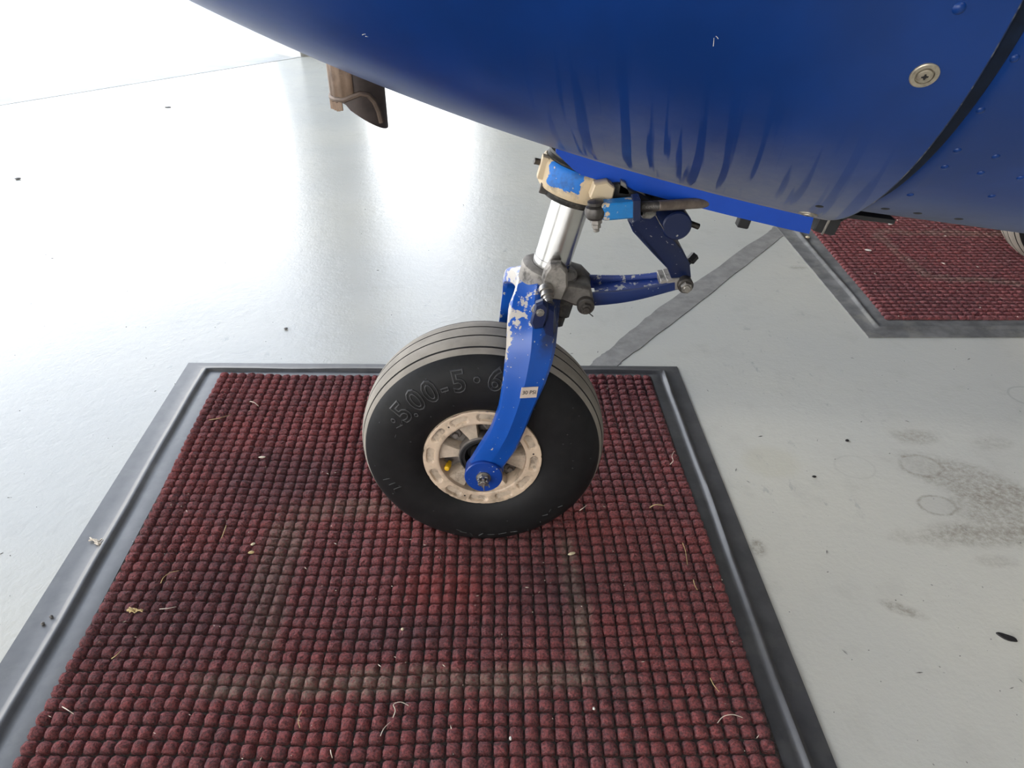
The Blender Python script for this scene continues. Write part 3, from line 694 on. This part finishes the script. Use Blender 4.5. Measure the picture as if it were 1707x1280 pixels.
# fork
fork = subempty('nose_fork', plane)
path = [(-.0755, .160), (-.0775, .20), (-.0805, .235), (-.0825, .27), (-.0815, .30), (-.079, .325), (-.073, .350), (-.062, .371), (-.045, .386), (-.024, .394), (0, .397)]
path = path + [(-d, z) for d, z in path[:-1][::-1]]
zk = [.15, .168, .20, .235, .27, .304, .33, .347, .371, .386, .397, .41]
kl = [-.062, -.060, -.0445, -.0270, -.0165, -.0115, -.0090, -.0070, -.0060, -.004, .006, .012]
kr = [-.012, -.0115, .0060, .0170, .0275, .0405, .0480, .0515, .0545, .057, .060, .06]
b = MB(); rings = []; lead = []; nst = len(path)
SH = [(0, -.35), (0, .30), (.025, .62), (.07, .75), (.30, .88), (.50, 1.25), (.54, 1.20), (.78, .70), (.94, .55), (1.0, .25), (1.0, -.3), (.92, -.55), (.08, -.55)]
# resample the path finely
pp = np.array(path); seg = np.r_[0, np.cumsum(np.hypot(*np.diff(pp, axis=0).T))]; tt = np.linspace(0, seg[-1], 64); pd = np.interp(tt, seg, pp[:, 0]); pz = np.interp(tt, seg, pp[:, 1])
for _ in range(3):
    pd[1:-1] = (pd[:-2] + 2 * pd[1:-1] + pd[2:]) / 4; pz[1:-1] = (pz[:-2] + 2 * pz[1:-1] + pz[2:]) / 4
for i in range(64):
    d, z = pd[i], pz[i]; i0, i1 = max(i - 1, 0), min(i + 1, 63); tg = Vector((0, pd[i1] - pd[i0], pz[i1] - pz[i0])).normalized(); nn = Vector((0, -tg.z, tg.y))
    xl, xr = float(np.interp(z, zk, kl)), float(np.interp(z, zk, kr)); T = .0105 if z < .33 else .0105 + .006 * min(1, (z - .33) / .06)
    if d > 0: xl -= .006 * min(1, d / .05)
    rings.append([Vector((xl + (xr - xl) * s_, YG + d, z)) + nn * (T * (o_ if o_ < .7 else .7 + (o_ - .7) * min(1, max(.15, (z - .165) / .06)))) for s_, o_ in SH]); lead += [s_ for s_, o_ in SH]
b.loft(rings); ok = b.obj('fork_body', M['fork'], fork, True, 28); fattr(ok.data, 'lead', lead)
hub = Vector((-.0375, YG, .160))
for sgn in (-1, 1):
    b = MB(); b.lathe(hub + BY * (sgn * .070), BY * sgn, [(0, .0225), (0.0, .0245), (.0185, .0250), (.0200, .0240), (.0203, .0003)], 40); bo = b.obj('axle_boss', M['clean'] if sgn > 0 else mat_flaked('boss_blue', (0.006, 0.045, 0.27), (0.4, 0.38, 0.36), 1.12, None, .1, .32), fork, True, 30)
nf = hub + BY * -.0903
b = MB(); b.lathe(nf, -BY, [(0, .0098), (.0016, .0096), (.0018, .0003)], 24); b.obj('axle_washer', M['steel'], fork, True, 30)
b = MB(); b.lathe(nf - BY * .0016, -BY, [(0, .0080), (.005, .0080), (.0055, .0074)], 6)
for i in range(6):
    a = 2 * math.pi * i / 6 + .5; c_ = nf - BY * .009 + Vector((math.cos(a) * .0055, 0, math.sin(a) * .0055)); b.box(c_, (math.cos(a), 0, math.sin(a)), BY, (-math.sin(a), 0, math.cos(a)), .0016, .0028, .0019)
b.cyl(nf, nf - BY * .0135, .0042, n=16); b.obj('castle_nut', M['steel'], fork, True, 30)
b = MB(); c_ = nf - BY * .0105; b.tube([c_ + Vector((-.007, 0, .003)), c_, c_ + Vector((.007, 0, -.003)), c_ + Vector((.008, -.002, -.006))], .0008, 6); b.tube([c_ + Vector((.002, -.004, .002)), c_ + Vector((.001, -.0045, -.004)), c_ + Vector((.0012, -.004, -.0105))], .0008, 6); b.obj('cotter_pin', M['steel'], fork)
# clamp collar, lugs and bolts at the strut foot
b = MB(); b.lathe(S(-.036), AX, [(0, .031), (.004, .0345), (.026, .0345), (.030, .0355), (.034, .0345), (.037, .030), (.037, .0235), (.02, .0232)], 48); cl = b.obj('clamp_collar', M['greymetal'], fork, True, 40)
b = MB()
def lug(pts, y0, y1, mi=0): poly_prism(b, pts, y0, y1, mi, .003)
lug([at(u, v, .785) for u, v in [(903, 468), (909, 452), (918, 441), (936, 441), (946, 452), (947, 478), (936, 500), (912, 498)]], .782, .80)
b.obj('clamp_lug', M['greymetal'], fork, True, 40); b = MB()
lug([at(u, v, .795) for u, v in [(935, 470), (985, 478), (988, 492), (982, 510), (958, 508), (930, 495)]], .790, .806)
b.obj('clamp_lug', M['lugdark'], fork, True, 40); b = MB()
lug([at(u, v, .85) for u, v in [(950, 440), (970, 446), (985, 462), (985, 485), (960, 488), (945, 470)]], .846, .862)
b.obj('clamp_lug', M['greymetal'], fork, True, 40)
b = MB(); b.box(S(-.035, .022, -.012), BX, BY, AX, .014, .022, .016, b=.25); b.box(S(-.055, .020, -.010), BX, BY, AX, .013, .020, .012, b=.3); b.obj('strut_foot', M['grease'], fork, True, 40)
MB().cyl(LP + BY * -.034, LP + BY * .034, .0105, n=24).obj('pivot_tube', M['greymetal'], fork, True, 40)
b = MB(); b.cyl(LP + Vector((0, -.036, 0)), LP + Vector((0, -.046, 0)), .0105, n=20); b.hexa(LP + Vector((0, -.046, 0)), LP + Vector((0, -.052, 0)), .0068); b.cyl(LP + Vector((0, -.052, 0)), LP + Vector((0, -.056, 0)), .004, n=12)
b.tube([LP + Vector((-.006, -.054, .002)), LP + Vector((.002, -.055, -.002)), LP + Vector((.008, -.056, -.007))], .0007, 6); b.obj('pivot_bolt', M['darksteel'], fork, True, 30)
p0 = at(909, 478, .782); p1 = at(915, 506, .762); dd = (p1 - p0).normalized(); b = MB(); L = (p1 - p0).length
b.lathe(p0, dd, [(0, .0075), (.002, .0085), (.007, .0085), (.0072, .0070), (.011, .0070), (.0112, .0078), (.014, .0078), (.0142, .0060), (.018, .0060), (.0182, .0050), (.023, .0048), (.0235, .0003)], 24); b.obj('clamp_bolt', M['steel'], fork, True, 30)
p0 = at(898, 516, .757); b = MB(); dd = Vector((.15, -1, .1)).normalized(); b.lathe(p0, dd, [(0, .0090), (.0018, .0090), (.002, .0072), (.006, .0070), (.0062, .0052), (.010, .005), (.0102, .0036), (.012, .0034), (.0122, .0003)], 8); b.obj('stop_bolt', M['steel'], fork, True, 30)
b = MB(); poly_prism(b, [at(u, v, .752) for u, v in [(893, 505), (905, 500), (914, 508), (913, 530), (905, 546), (890, 548), (884, 538)]], .748, .760, 0, .003); b.obj('stop_pad', M['navy'], fork, True, 40)
b = MB(); poly_prism(b, [at(u, v, .758) for u, v in [(912, 505), (924, 512), (927, 545), (924, 575), (908, 570), (903, 545)]], .753, .775, 0, .004); b.obj('rear_gusset', M['navy'], fork, True, 40)
# pressure sticker on the leg
sc_c = at(882, 654, .7345); ang = R(-9)
X = Vector((math.cos(ang), 0, math.sin(ang))); Zv = Vector((-math.sin(ang), 0, math.cos(ang))); nf_ = Vector((.36, -1, 0)).normalized()
X = (X - nf_ * X.dot(nf_)).normalized(); Zv = (Zv - nf_ * Zv.dot(nf_)).normalized()
b = MB(); b.box(sc_c, X, Zv, nf_, .0108, .0076, .0004, b=.1); st = b.obj('pressure_sticker', M['paper'], fork, False); st['label'] = 'small white 30 PSI sticker'
vs, fs = text_verts('30 PSI', .0074, .0001); b = MB(); b.add([sc_c + X * v.x + Zv * (v.y - .0022) + nf_ * (v.z + .0006) for v in vs], fs); b.obj('sticker_lettering', M['ink'], fork, False)

# ------------------------------------------------------------------ wheels
TW, TR, TM = .0625, .168, .112
HC = Vector((-.040, YG, .162))
def tyre_profile():
    pr = []                                                       # (offset, radius, material)
    for a in np.linspace(0, 1, 10)[:-1]:                          # bead to bulge
        ang_ = a * math.pi / 2; pr.append((-.050 - .0125 * math.sin(ang_), .079 + (TM - .079) * (1 - math.cos(ang_)) ** .8, 0))
    grooves = (-.033, -.011, .011, .033)
    offs = list(-TW * np.cos(np.linspace(0, math.pi, 74)))
    for g0 in grooves: offs = [o_ for o_ in offs if abs(o_ - g0) > .0022] + [g0 - .0013, g0 - .0010, g0 + .0010, g0 + .0013]
    for o_ in sorted(offs):
        q = min(1, abs(o_) / TW); r_ = TM + (TR - TM) * max(0, 1 - q ** 2.6) ** (1 / 2.6)
        deep = min(abs(o_ - g0) for g0 in grooves) < .00115
        pr.append((o_, r_ - (.0038 if deep else 0), 2 if deep else (1 if abs(o_) < .0445 else 0)))
    n0 = 9
    pr += [(-o_, r_, 0) for o_, r_, m_ in pr[:n0][::-1]]
    return pr
PRF = tyre_profile()
def tyre(name, parent, hc, k=1.0, ground=.0112):
    n = 144; vs = []; fs = []; mi = []
    for o_, r_, m_ in PRF:
        for i in range(n):
            a = 2 * math.pi * i / n; x, z = hc.x + k * r_ * math.cos(a), hc.z + k * r_ * math.sin(a); y = hc.y + k * o_
            if z < ground + .004:
                e = (ground + .004 - z); z = ground + max(0, .004 - e * .5) * .0 if z < ground else z; y += math.copysign(min(e, .012) * .35, o_) if abs(o_) > .03 else 0
            vs.append((x, y, max(z, ground)))
    for j in range(len(PRF) - 1):
        m_ = max(PRF[j][2], PRF[j + 1][2]) if 2 in (PRF[j][2], PRF[j + 1][2]) else min(PRF[j][2], PRF[j + 1][2])
        for i in range(n):
            i2 = (i + 1) % n; fs.append((j * n + i, j * n + i2, (j + 1) * n + i2, (j + 1) * n + i)); mi.append(m_)
    b = MB(); b.v = vs; b.f = fs; b.mi = mi
    return b.obj(name, [M['side'], M['tread'], M['groove']], parent, True, 50)
wheel = subempty('nose_wheel', plane)
tyre('tyre', wheel, HC)
def side_off(r_): return -TW * max(0, 1 - (max(0, (r_ - TM)) / (TR - TM)) ** 2.6) ** (1 / 2.6)
def wheel_pt(r_, deg, lift=0.): a = R(deg); return Vector((HC.x + r_ * math.cos(a), HC.y + side_off(r_) - lift, HC.z + r_ * math.sin(a)))
b = MB()
def sidetext(ch, r0, deg, size, ex_=.0016, flip=False):
    vs, fs = text_verts(ch, size, .0004, .0010); out_ = []
    for v in vs:
        y = v.y - size * .36; r_ = r0 + (-y if flip else y); dg = deg + (math.degrees(v.x / r0) * (1 if flip else -1)); out_.append(wheel_pt(r_, dg, v.z))
    b.add(out_, fs)
for ch, r0, dg, sz in [('\u2022', .133, 148.5, .016), ('5', .131, 140.8, .040), ('.', .124, 135.9, .030), ('0', .131, 129.0, .040), ('0', .131, 118.9, .040), ('-', .131, 110.5, .034), ('5', .133, 101.5, .040), ('\u2022', .133, 91.5, .026), ('6', .134, 81.5, .040)]:
    sidetext(ch, r0, dg, sz)
b.obj('tyre_lettering', M['letter'], wheel, True, 30)
b = MB()                                                         # moulded dashes and small vent pips
for r0, dg, L, tilt in [(.122, 150, .010, .5), (.123, 146, .006, -.6), (.121, 158, .005, 0), (.135, 257, .010, 0), (.137, 262, .008, .9), (.136, 268, .008, -.7), (.137, 274, .010, .1), (.137, 281, .012, -.1), (.138, 288, .010, .2), (.132, 254, .008, .2),
                     (.13, 312, .008, .4), (.128, 317, .006, -.3), (.135, 323, .007, .5), (.134, 193, .012, 1.5), (.130, 197, .010, 1.4), (.126, 201, .012, 1.5), (.133, 203, .008, .3)]:
    p = wheel_pt(r0, dg, .0003); t_ = Vector((-math.sin(R(dg)), 0, math.cos(R(dg)))); r_ = Vector((math.cos(R(dg)), 0, math.sin(R(dg)))); d = t_ * math.cos(tilt) + r_ * math.sin(tilt)
    b.tube([p - d * L * .5, p, p + d * L * .5], .0007, 6)
for i in range(26):
    r0 = rng.choice([.100, .112, .122, .138, .146]); p = wheel_pt(r0, rng.uniform(0, 360), 0)
    b.lathe(p, -BY, [(0, .0011), (.0009, .0008), (.001, .0001)], 8)
b.obj('moulded_marks', M['letter'], wheel, True, 30)
# rim flange with twelve pockets
RI, RO = .0590, .0800; nA, nRad = 288, 16; FY = HC.y - .0560; vs = []; pk = []; b = MB()
for j in range(nRad + 1):
    r_ = RI + (RO - RI) * j / nRad
    for i in range(nA):
        a = 2 * math.pi * i / nA; ph = ((math.degrees(a) - 9.0) / 30.0) % 1.0 - .5
        lx = abs(ph) * R(30) * .0697; ly = abs(r_ - .0700)
        ex_, ey = max(0, lx - .0068), ly; dd = math.hypot(ex_, ey); m_ = 1 - min(1, max(0, (dd - .0046) / .0013)); m_ = m_ * m_ * (3 - 2 * m_)
        pk.append(m_); edge = .0011 * max(0, (abs(r_ - .0700) - .0085) / .0025) ** 2
        dent = .0008 * max(0, math.sin(a * 17 + 2 * math.sin(a * 5))) ** 8 if j >= nRad - 1 else 0
        vs.append((HC.x + (r_ - dent) * math.cos(a), FY + .0036 * m_ + edge, HC.z + (r_ - dent) * math.sin(a)))
fs = [(j * nA + i, j * nA + (i + 1) % nA, (j + 1) * nA + (i + 1) % nA, (j + 1) * nA + i) for j in range(nRad) for i in range(nA)]
b.add(vs, fs); b.mi = [1 if sum(pk[i] for i in f) > 2.6 else 0 for f in fs]
b.lathe(Vector((HC.x, FY + .001, HC.z)), BY, [(0, RO), (.006, RO + .0005), (.010, RO - .003)], nA)
b.lathe(Vector((HC.x, FY + .0008, HC.z)), BY, [(0, RI), (.004, RI - .0004), (.030, RI - .002)], 96)
rim = b.obj('wheel_rim', [M['rim'], M['rimdirty']], wheel, True, 50)
for dg in (128, 8, 248):                                          # through holes of the flange
    b = MB(); p = Vector((HC.x + .0695 * math.cos(R(dg)), FY - .0002, HC.z + .0695 * math.sin(R(dg)))); b.lathe(p, -BY, [(0, .0013), (.0003, .0012), (.00031, .0001)], 12); b.obj('flange_hole', M['black'], wheel)
SPK = (50, 110, 170, 230, 290, 350)
for dg in SPK:
    b = MB(); rings = []
    for r_, hw in ((.026, .0060), (.036, .0072), (.0595, .0150)):
        c_ = Vector((HC.x + r_ * math.cos(R(dg)), HC.y, HC.z + r_ * math.sin(R(dg)))); t_ = Vector((-math.sin(R(dg)), 0, math.cos(R(dg))))
        y0 = FY + .0065 + (.0600 - r_) * .02; rings.append([c_ + t_ * (hw * k) + Vector((0, y - HC.y, 0)) for k, y in ((-.9, y0), (.9, y0), (1, y0 + .002), (1, y0 + .024), (-1, y0 + .024), (-1, y0 + .002))])
    b.loft(rings); o = b.obj('spoke', M['rimdirty'], wheel, True, 40)
    b = MB(); t_ = Vector((-math.sin(R(dg)), 0, math.cos(R(dg)))); r_v = Vector((math.cos(R(dg)), 0, math.sin(R(dg))))
vs, fs = [], []
b = MB(); b.lathe(Vector((HC.x, FY + .026, HC.z)), -BY, [(0, RI - .001), (.0005, .03), (.012, .0335), (.0195, .0325), (.0205, .0310), (.0205, .0290), (.010, .0270)], 64); b.obj('wheel_web', M['rimgrey'], wheel, True, 40)
b = MB(); b.lathe(Vector((HC.x, FY + .0035, HC.z)), BY, [(0, .0290), (.0005, .0310), (.0015, .0300), (.002, .024), (.018, .022), (.019, .001)], 48); b.obj('bearing_seal', M['black'], wheel, True, 40)
b = MB(); b.cyl(HC + BY * -.072, HC + BY * -.040, .0165, n=32, bev=.05); b.obj('axle_spacer', M['darksteel'], wheel, True, 40)
for r0, dg, rad in [(.047, 140, .0080), (.047, 20, .0075), (.047, 322, .0075), (.047, 80, .007), (.046, 260, .007)]:
    b = MB(); p = Vector((HC.x + r0 * math.cos(R(dg)), FY + .024, HC.z + r0 * math.sin(R(dg)))); b.lathe(p, -BY, [(0, rad), (.006, rad), (.0075, rad * .85), (.0078, .0005)], 24); b.hexa(p - BY * .0075, p - BY * .012, rad * .55); b.obj('tie_bolt', M['rimgrey'], wheel, True, 30)
b = MB(); p = Vector((HC.x + .0515 * math.cos(R(203)), FY + .014, HC.z + .0515 * math.sin(R(203)))); dv = Vector((-.15, -1, .15)).normalized()
b.lathe(p - dv * .006, dv, [(0, .0030), (.006, .0030), (.006, .0041), (.0065, .0043), (.016, .0040), (.0175, .0032), (.018, .0003)], 12); vc = b.obj('valve_cap', M['yellow'], wheel, True, 30); vc['label'] = 'yellow tyre valve cap'
# main wheel beyond, at the frame's edge, with its leg
mw = subempty('main_wheel', plane); MC = Vector((1.397, 1.757, .1855)); tyre('tyre', mw, MC, 1.10)
for sgn in (-1, 1):
    b = MB(); b.lathe(MC + BY * (sgn * .050), BY * sgn, [(0, .088), (.010, .088), (.012, .083), (.006, .070), (-.010, .062), (-.012, .030), (.004, .026), (.006, .002)], 48); b.obj('wheel_rim', M['rim'], mw, True, 40)
b = MB(); b.tube([MC + Vector((0, -.08, 0)), Vector((1.40, 1.60, .24)), Vector((1.42, 1.35, .42)), Vector((1.45, 1.08, .62))], .022, 16); b.obj('main_gear_leg', M['clean'], plane, True)

# ------------------------------------------------------------------ small things lying about
ZT = NZ + NH * .98
def strand(pts, z, r_, mat, label, cat, name, taper=.6, arch=.003):
    n = len(pts); P = []; r_ *= .7
    for i, (u, v) in enumerate(pts):
        P.append(fl(u, v, z + r_ + (arch * math.sin(math.pi * i / (n - 1)) if n > 2 else 0)))
    Q = []
    for i in range(n - 1):
        p0, p1, p2, p3 = P[max(i - 1, 0)], P[i], P[i + 1], P[min(i + 2, n - 1)]
        for k in range(5):
            t = k / 5; Q.append(.5 * ((2 * p1) + (p2 - p0) * t + (2 * p0 - 5 * p1 + 4 * p2 - p3) * t * t + (3 * p1 - p0 - 3 * p2 + p3) * t ** 3))
    Q.append(P[-1]); b = MB(); b.tube(Q, r_, 6, taper=taper); return tag(b.obj(name, mat, None), label, cat)
def lump(u, v, z, rx, ry, rz, ang_, mat, label, cat, name):
    b = MB(); n, m_ = 10, 6; vs = []; c_ = fl(u, v, z); ca, sa = math.cos(ang_), math.sin(ang_)
    for j in range(m_ + 1):
        ph = math.pi * j / m_
        for i in range(n):
            th = 2 * math.pi * i / n; k = 1 + rng.uniform(-.1, .1); x, y = rx * math.sin(ph) * math.cos(th) * k, ry * math.sin(ph) * math.sin(th) * k
            vs.append((c_.x + x * ca - y * sa, c_.y + x * sa + y * ca, c_.z + rz * (1 - math.cos(ph))))
    b.add(vs, [(j * n + i, j * n + (i + 1) % n, (j + 1) * n + (i + 1) % n, (j + 1) * n + i) for j in range(m_) for i in range(n)])
    return tag(b.obj(name, mat, None), label, cat)
M1 = 'red mat under the nose wheel'
strand([(417, 669), (424, 671), (431, 677)], ZT, .0011, M['pale'], 'short pale curved straw near the far left corner of the near red mat', 'straw', 'straw_piece')
strand([(377, 876), (374, 885), (369, 897)], ZT, .0010, M['straw'], 'straight golden straw lying on the near red mat beside two yellow seeds', 'straw', 'straw_piece', .2, 0)
strand([(268, 972), (273, 962), (285, 954), (299, 951)], ZT, .0009, M['straw'], 'forked thin straw bent in a hook near the left border of the red mat', 'straw', 'straw_piece')
strand([(186, 1098), (195, 1091), (203, 1083)], ZT, .0010, M['straw'], 'short tan straw on the near red mat below the fuzzy tan tuft', 'straw', 'straw_piece')
strand([(104, 1178), (114, 1184), (123, 1190)], ZT, .0009, M['pale'], 'thin pale straw closest to the lower left border of the near mat', 'straw', 'straw_piece', .3)
strand([(655, 1196), (659, 1184), (656, 1174), (668, 1170), (681, 1176)], ZT, .0008, M['pale'], 'pale looping hair-like straw on the near mat, just below the dusty band', 'straw', 'straw_piece', .3)
strand([(634, 1227), (640, 1214), (651, 1203)], ZT, .0006, M['pale'], 'fine pale fibre trailing below the looping straw on the near mat', 'fibre', 'straw_piece', .3)
strand([(551, 1250), (552, 1256), (554, 1263)], ZT, .0009, M['pale'], 'tiny upright pale straw near the bottom edge, left of the looping straw', 'straw', 'straw_piece', .3)
strand([(966, 851), (973, 846), (978, 842)], ZT, .0009, M['pale'], 'small pale forked straw on the mat just right of the tyre bottom', 'straw', 'straw_piece', .3)
strand([(1117, 774), (1122, 768), (1120, 760), (1124, 752)], ZT, .0009, M['pale'], 'curled pale straw near the right border, level with the wheel hub', 'straw', 'straw_piece')
strand([(1083, 846), (1093, 841), (1108, 843)], ZT, .0012, M['straw'], 'crumpled dry grass blade on the mat right of the tyre', 'grass', 'dry_hay')
strand([(1138, 905), (1143, 920), (1146, 942)], ZT, .0008, M['straw'], 'long thin brown grass stem beside the right border of the near mat', 'grass', 'dry_hay')
strand([(1156, 966), (1158, 975), (1163, 984)], ZT, .0008, M['straw'], 'short brown grass stem just below the long thin one by the right border', 'grass', 'dry_hay')
strand([(1196, 1205), (1206, 1194), (1222, 1191), (1238, 1196)], ZT, .0006, M['pale'], 'wide pale arc of hair near the lower right of the near mat', 'hair', 'hair_strand', .2)
strand([(1184, 1130), (1190, 1142), (1199, 1153)], ZT, .0008, M['straw'], 'thin tan straw above the pale hair arc near the right border', 'straw', 'straw_piece')
strand([(500, 1213), (497, 1200), (503, 1185)], ZT, .0006, M['straw'], 'thin dark-tan stem curving across tufts left of the looping straw', 'straw', 'straw_piece', .3)
strand([(348, 700), (365, 697), (385, 691)], ZT, .0008, M['straw'], 'thin brown twig near the far left corner of the near red mat', 'twig', 'twig', .5)
strand([(266, 1015), (280, 1014), (294, 1011)], ZT, .0007, M['pale'], 'faint pale stem lying between the hooked straw and the fuzzy tuft', 'straw', 'straw_piece')
lump(437, 763, ZT - .001, .0055, .0022, .0015, .1, M['pale'], 'pale chewed scrap on the near mat left of the tyre', 'scrap', 'pale_scrap')
lump(419, 922, ZT - .0008, .0045, .0027, .0016, .2, M['yellow'] if False else M['straw'], 'golden grain on the near mat, lower of the two by the straight straw', 'seed', 'grain')
lump(422, 908, ZT - .0008, .0035, .0022, .0015, .6, M['seed'], 'pale grain just above the golden grain on the near mat', 'seed', 'grain')
lump(953, 924, ZT - .0008, .0060, .0026, .0018, .35, M['seed'], 'plump white grain on the near mat below the tyre, right side', 'seed', 'grain')
lump(990, 1182, ZT - .0008, .0016, .0019, .0014, 0, M['whitebit'], 'tiny white crumb near the bottom of the near mat, right of centre', 'crumb', 'white_crumb')
lump(851, 1232, ZT - .0008, .0016, .0024, .0014, 0, M['whitebit'], 'white teardrop crumb near the bottom centre of the near mat', 'crumb', 'white_crumb')
lump(671, 1050, ZT - .0008, .0020, .0018, .0016, 0, M['seed'], 'round pale seed on the dark part of the near mat below the tyre', 'seed', 'grain')
tf = MB()
for i in range(14):
    c_ = fl(225 + rng.uniform(-10, 10), 1018 + rng.uniform(-3, 3), ZT + .0012); a = rng.uniform(-.6, .6); d = Vector((math.cos(a), math.sin(a), 0)) * rng.uniform(.002, .005); tf.tube([c_ - d, c_ + Vector((0, 0, .0015)), c_ + d], .0008, 5)
tag(tf.obj('fibre_tuft', M['straw'], None), 'fuzzy tan fibre tuft on the near mat by its left border', 'tuft')
tf = MB()
for p in ([(148, 901), (156, 899), (166, 902), (170, 898)], [(150, 896), (160, 903), (168, 906)], [(160, 899), (164, 908), (158, 905)]):
    tf.tube([fl(u, v, .0052 + .001 * (i % 2)) for i, (u, v) in enumerate(p)], .0012, 6)
tag(tf.obj('fibre_knot', M['pale'], None), 'knotted pale fibre lying on the left rubber border of the near mat', 'fibre')
lump(86, 1029, .0024, .0026, .0022, .0020, 0, M['stone'], 'dark pebble on the left rubber border, upper of the pair', 'pebble', 'pebble')
lump(72, 1041, .0024, .0024, .0024, .0022, 0, M['stone'], 'grey pebble on the left rubber border, lower of the pair', 'pebble', 'pebble')
lump(477, 549, 0, .0045, .0035, .0022, 0, M['stone'], 'dark pebble alone on the floor left of the tyre', 'pebble', 'pebble')
lump(280, 179, 0, .016, .010, .002, 0, M['stone'], 'dark chip on the bright floor near the doorway', 'chip', 'dark_chip')
lump(1412, 735, 0, .004, .003, .0012, .5, M['flake'], 'small dark crumb on bare floor right of the near mat', 'crumb', 'dark_crumb')
lump(1357, 795, 0, .0038, .0026, .001, .2, M['flake'], 'small dark crumb nearer the right border than its like', 'crumb', 'dark_crumb')
lump(30, 299, 0, .010, .008, .003, .2, M['stone'], 'small dark pebble on the bright floor at far left', 'pebble', 'pebble')
lump(1447, 418, ZT - .0008, .009, .004, .002, -.3, M['whitebit'], 'white shred on the far red mat near its left border', 'scrap', 'white_scrap')
lump(1485, 374, ZT - .0008, .010, .005, .002, .5, M['whitebit'], 'pale shred on the far red mat under the blue belly', 'scrap', 'white_scrap')
lump(1346, 397, .004, .006, .006, .003, 0, M['seed'], 'pale yellow crumb on the border of the far red mat', 'crumb', 'pale_crumb')
b = MB(); c_ = fl(1678, 1062, 0); a0 = -.55; n = 18; vs = []
for z, k in ((0., 1.), (.0014, .9)):
    for i in range(n):
        t = 2 * math.pi * i / n; x = .0125 * math.cos(t) * k; y = .0048 * math.sin(t) * k * (1 + .15 * math.sin(3 * t))
        vs.append((c_.x + x * math.cos(a0) - y * math.sin(a0), c_.y + x * math.sin(a0) + y * math.cos(a0), z + .0006 * math.sin(2 * t) * (z > 0)))
b.add(vs, [tuple(range(n))[::-1], tuple(n + i for i in range(n))] + [(i, (i + 1) % n, n + (i + 1) % n, n + i) for i in range(n)]); tag(b.obj('leaf_scrap', M['flake'], None), 'black shrivelled leaf scrap on the floor at lower right', 'leaf')
# crumbs nobody would count
def grit(name, n, area, z, mat, label, rmin, rmax, cat='debris'):
    b = MB()
    for i in range(n):
        p = area(); r_ = rng.uniform(rmin, rmax); a = rng.uniform(0, 6.28); l_ = rng.choice([1, 1, 1.6, 4.0]); d = Vector((math.cos(a), math.sin(a), 0))
        e = Vector((-d.y, d.x, 0)); zz = z(p) if callable(z) else z
        P = Vector((p.x, p.y, zz)); b.add([P - d * r_ * l_, P + e * r_ * .7, P + d * r_ * l_, P - e * r_ * .7, P + Vector((0, 0, r_ * .9))], [(0, 4, 3), (3, 4, 2), (2, 4, 1), (1, 4, 0), (0, 3, 2, 1)])
    o = b.obj(name, mat, None, False); o['kind'] = 'stuff'; o['label'] = label; o['category'] = cat
grit('chaff', 330, lambda: bil(in1, rng.random(), rng.random() * .75), ZT, M['pale'], 'pale chaff crumbs scattered over the near red mat', .0004, .0010)
grit('lint', 240, lambda: bil(in2, rng.random(), rng.random()), ZT, M['pale'], 'pale lint flecks scattered over the far red mat', .0007, .0018)
grit('floor_grit', 420, lambda: fl(rng.uniform(-30, 1730), rng.uniform(330, 1290)), 0.0002, M['stone'], 'dark specks of grit scattered over the pale floor', .0004, .0014)
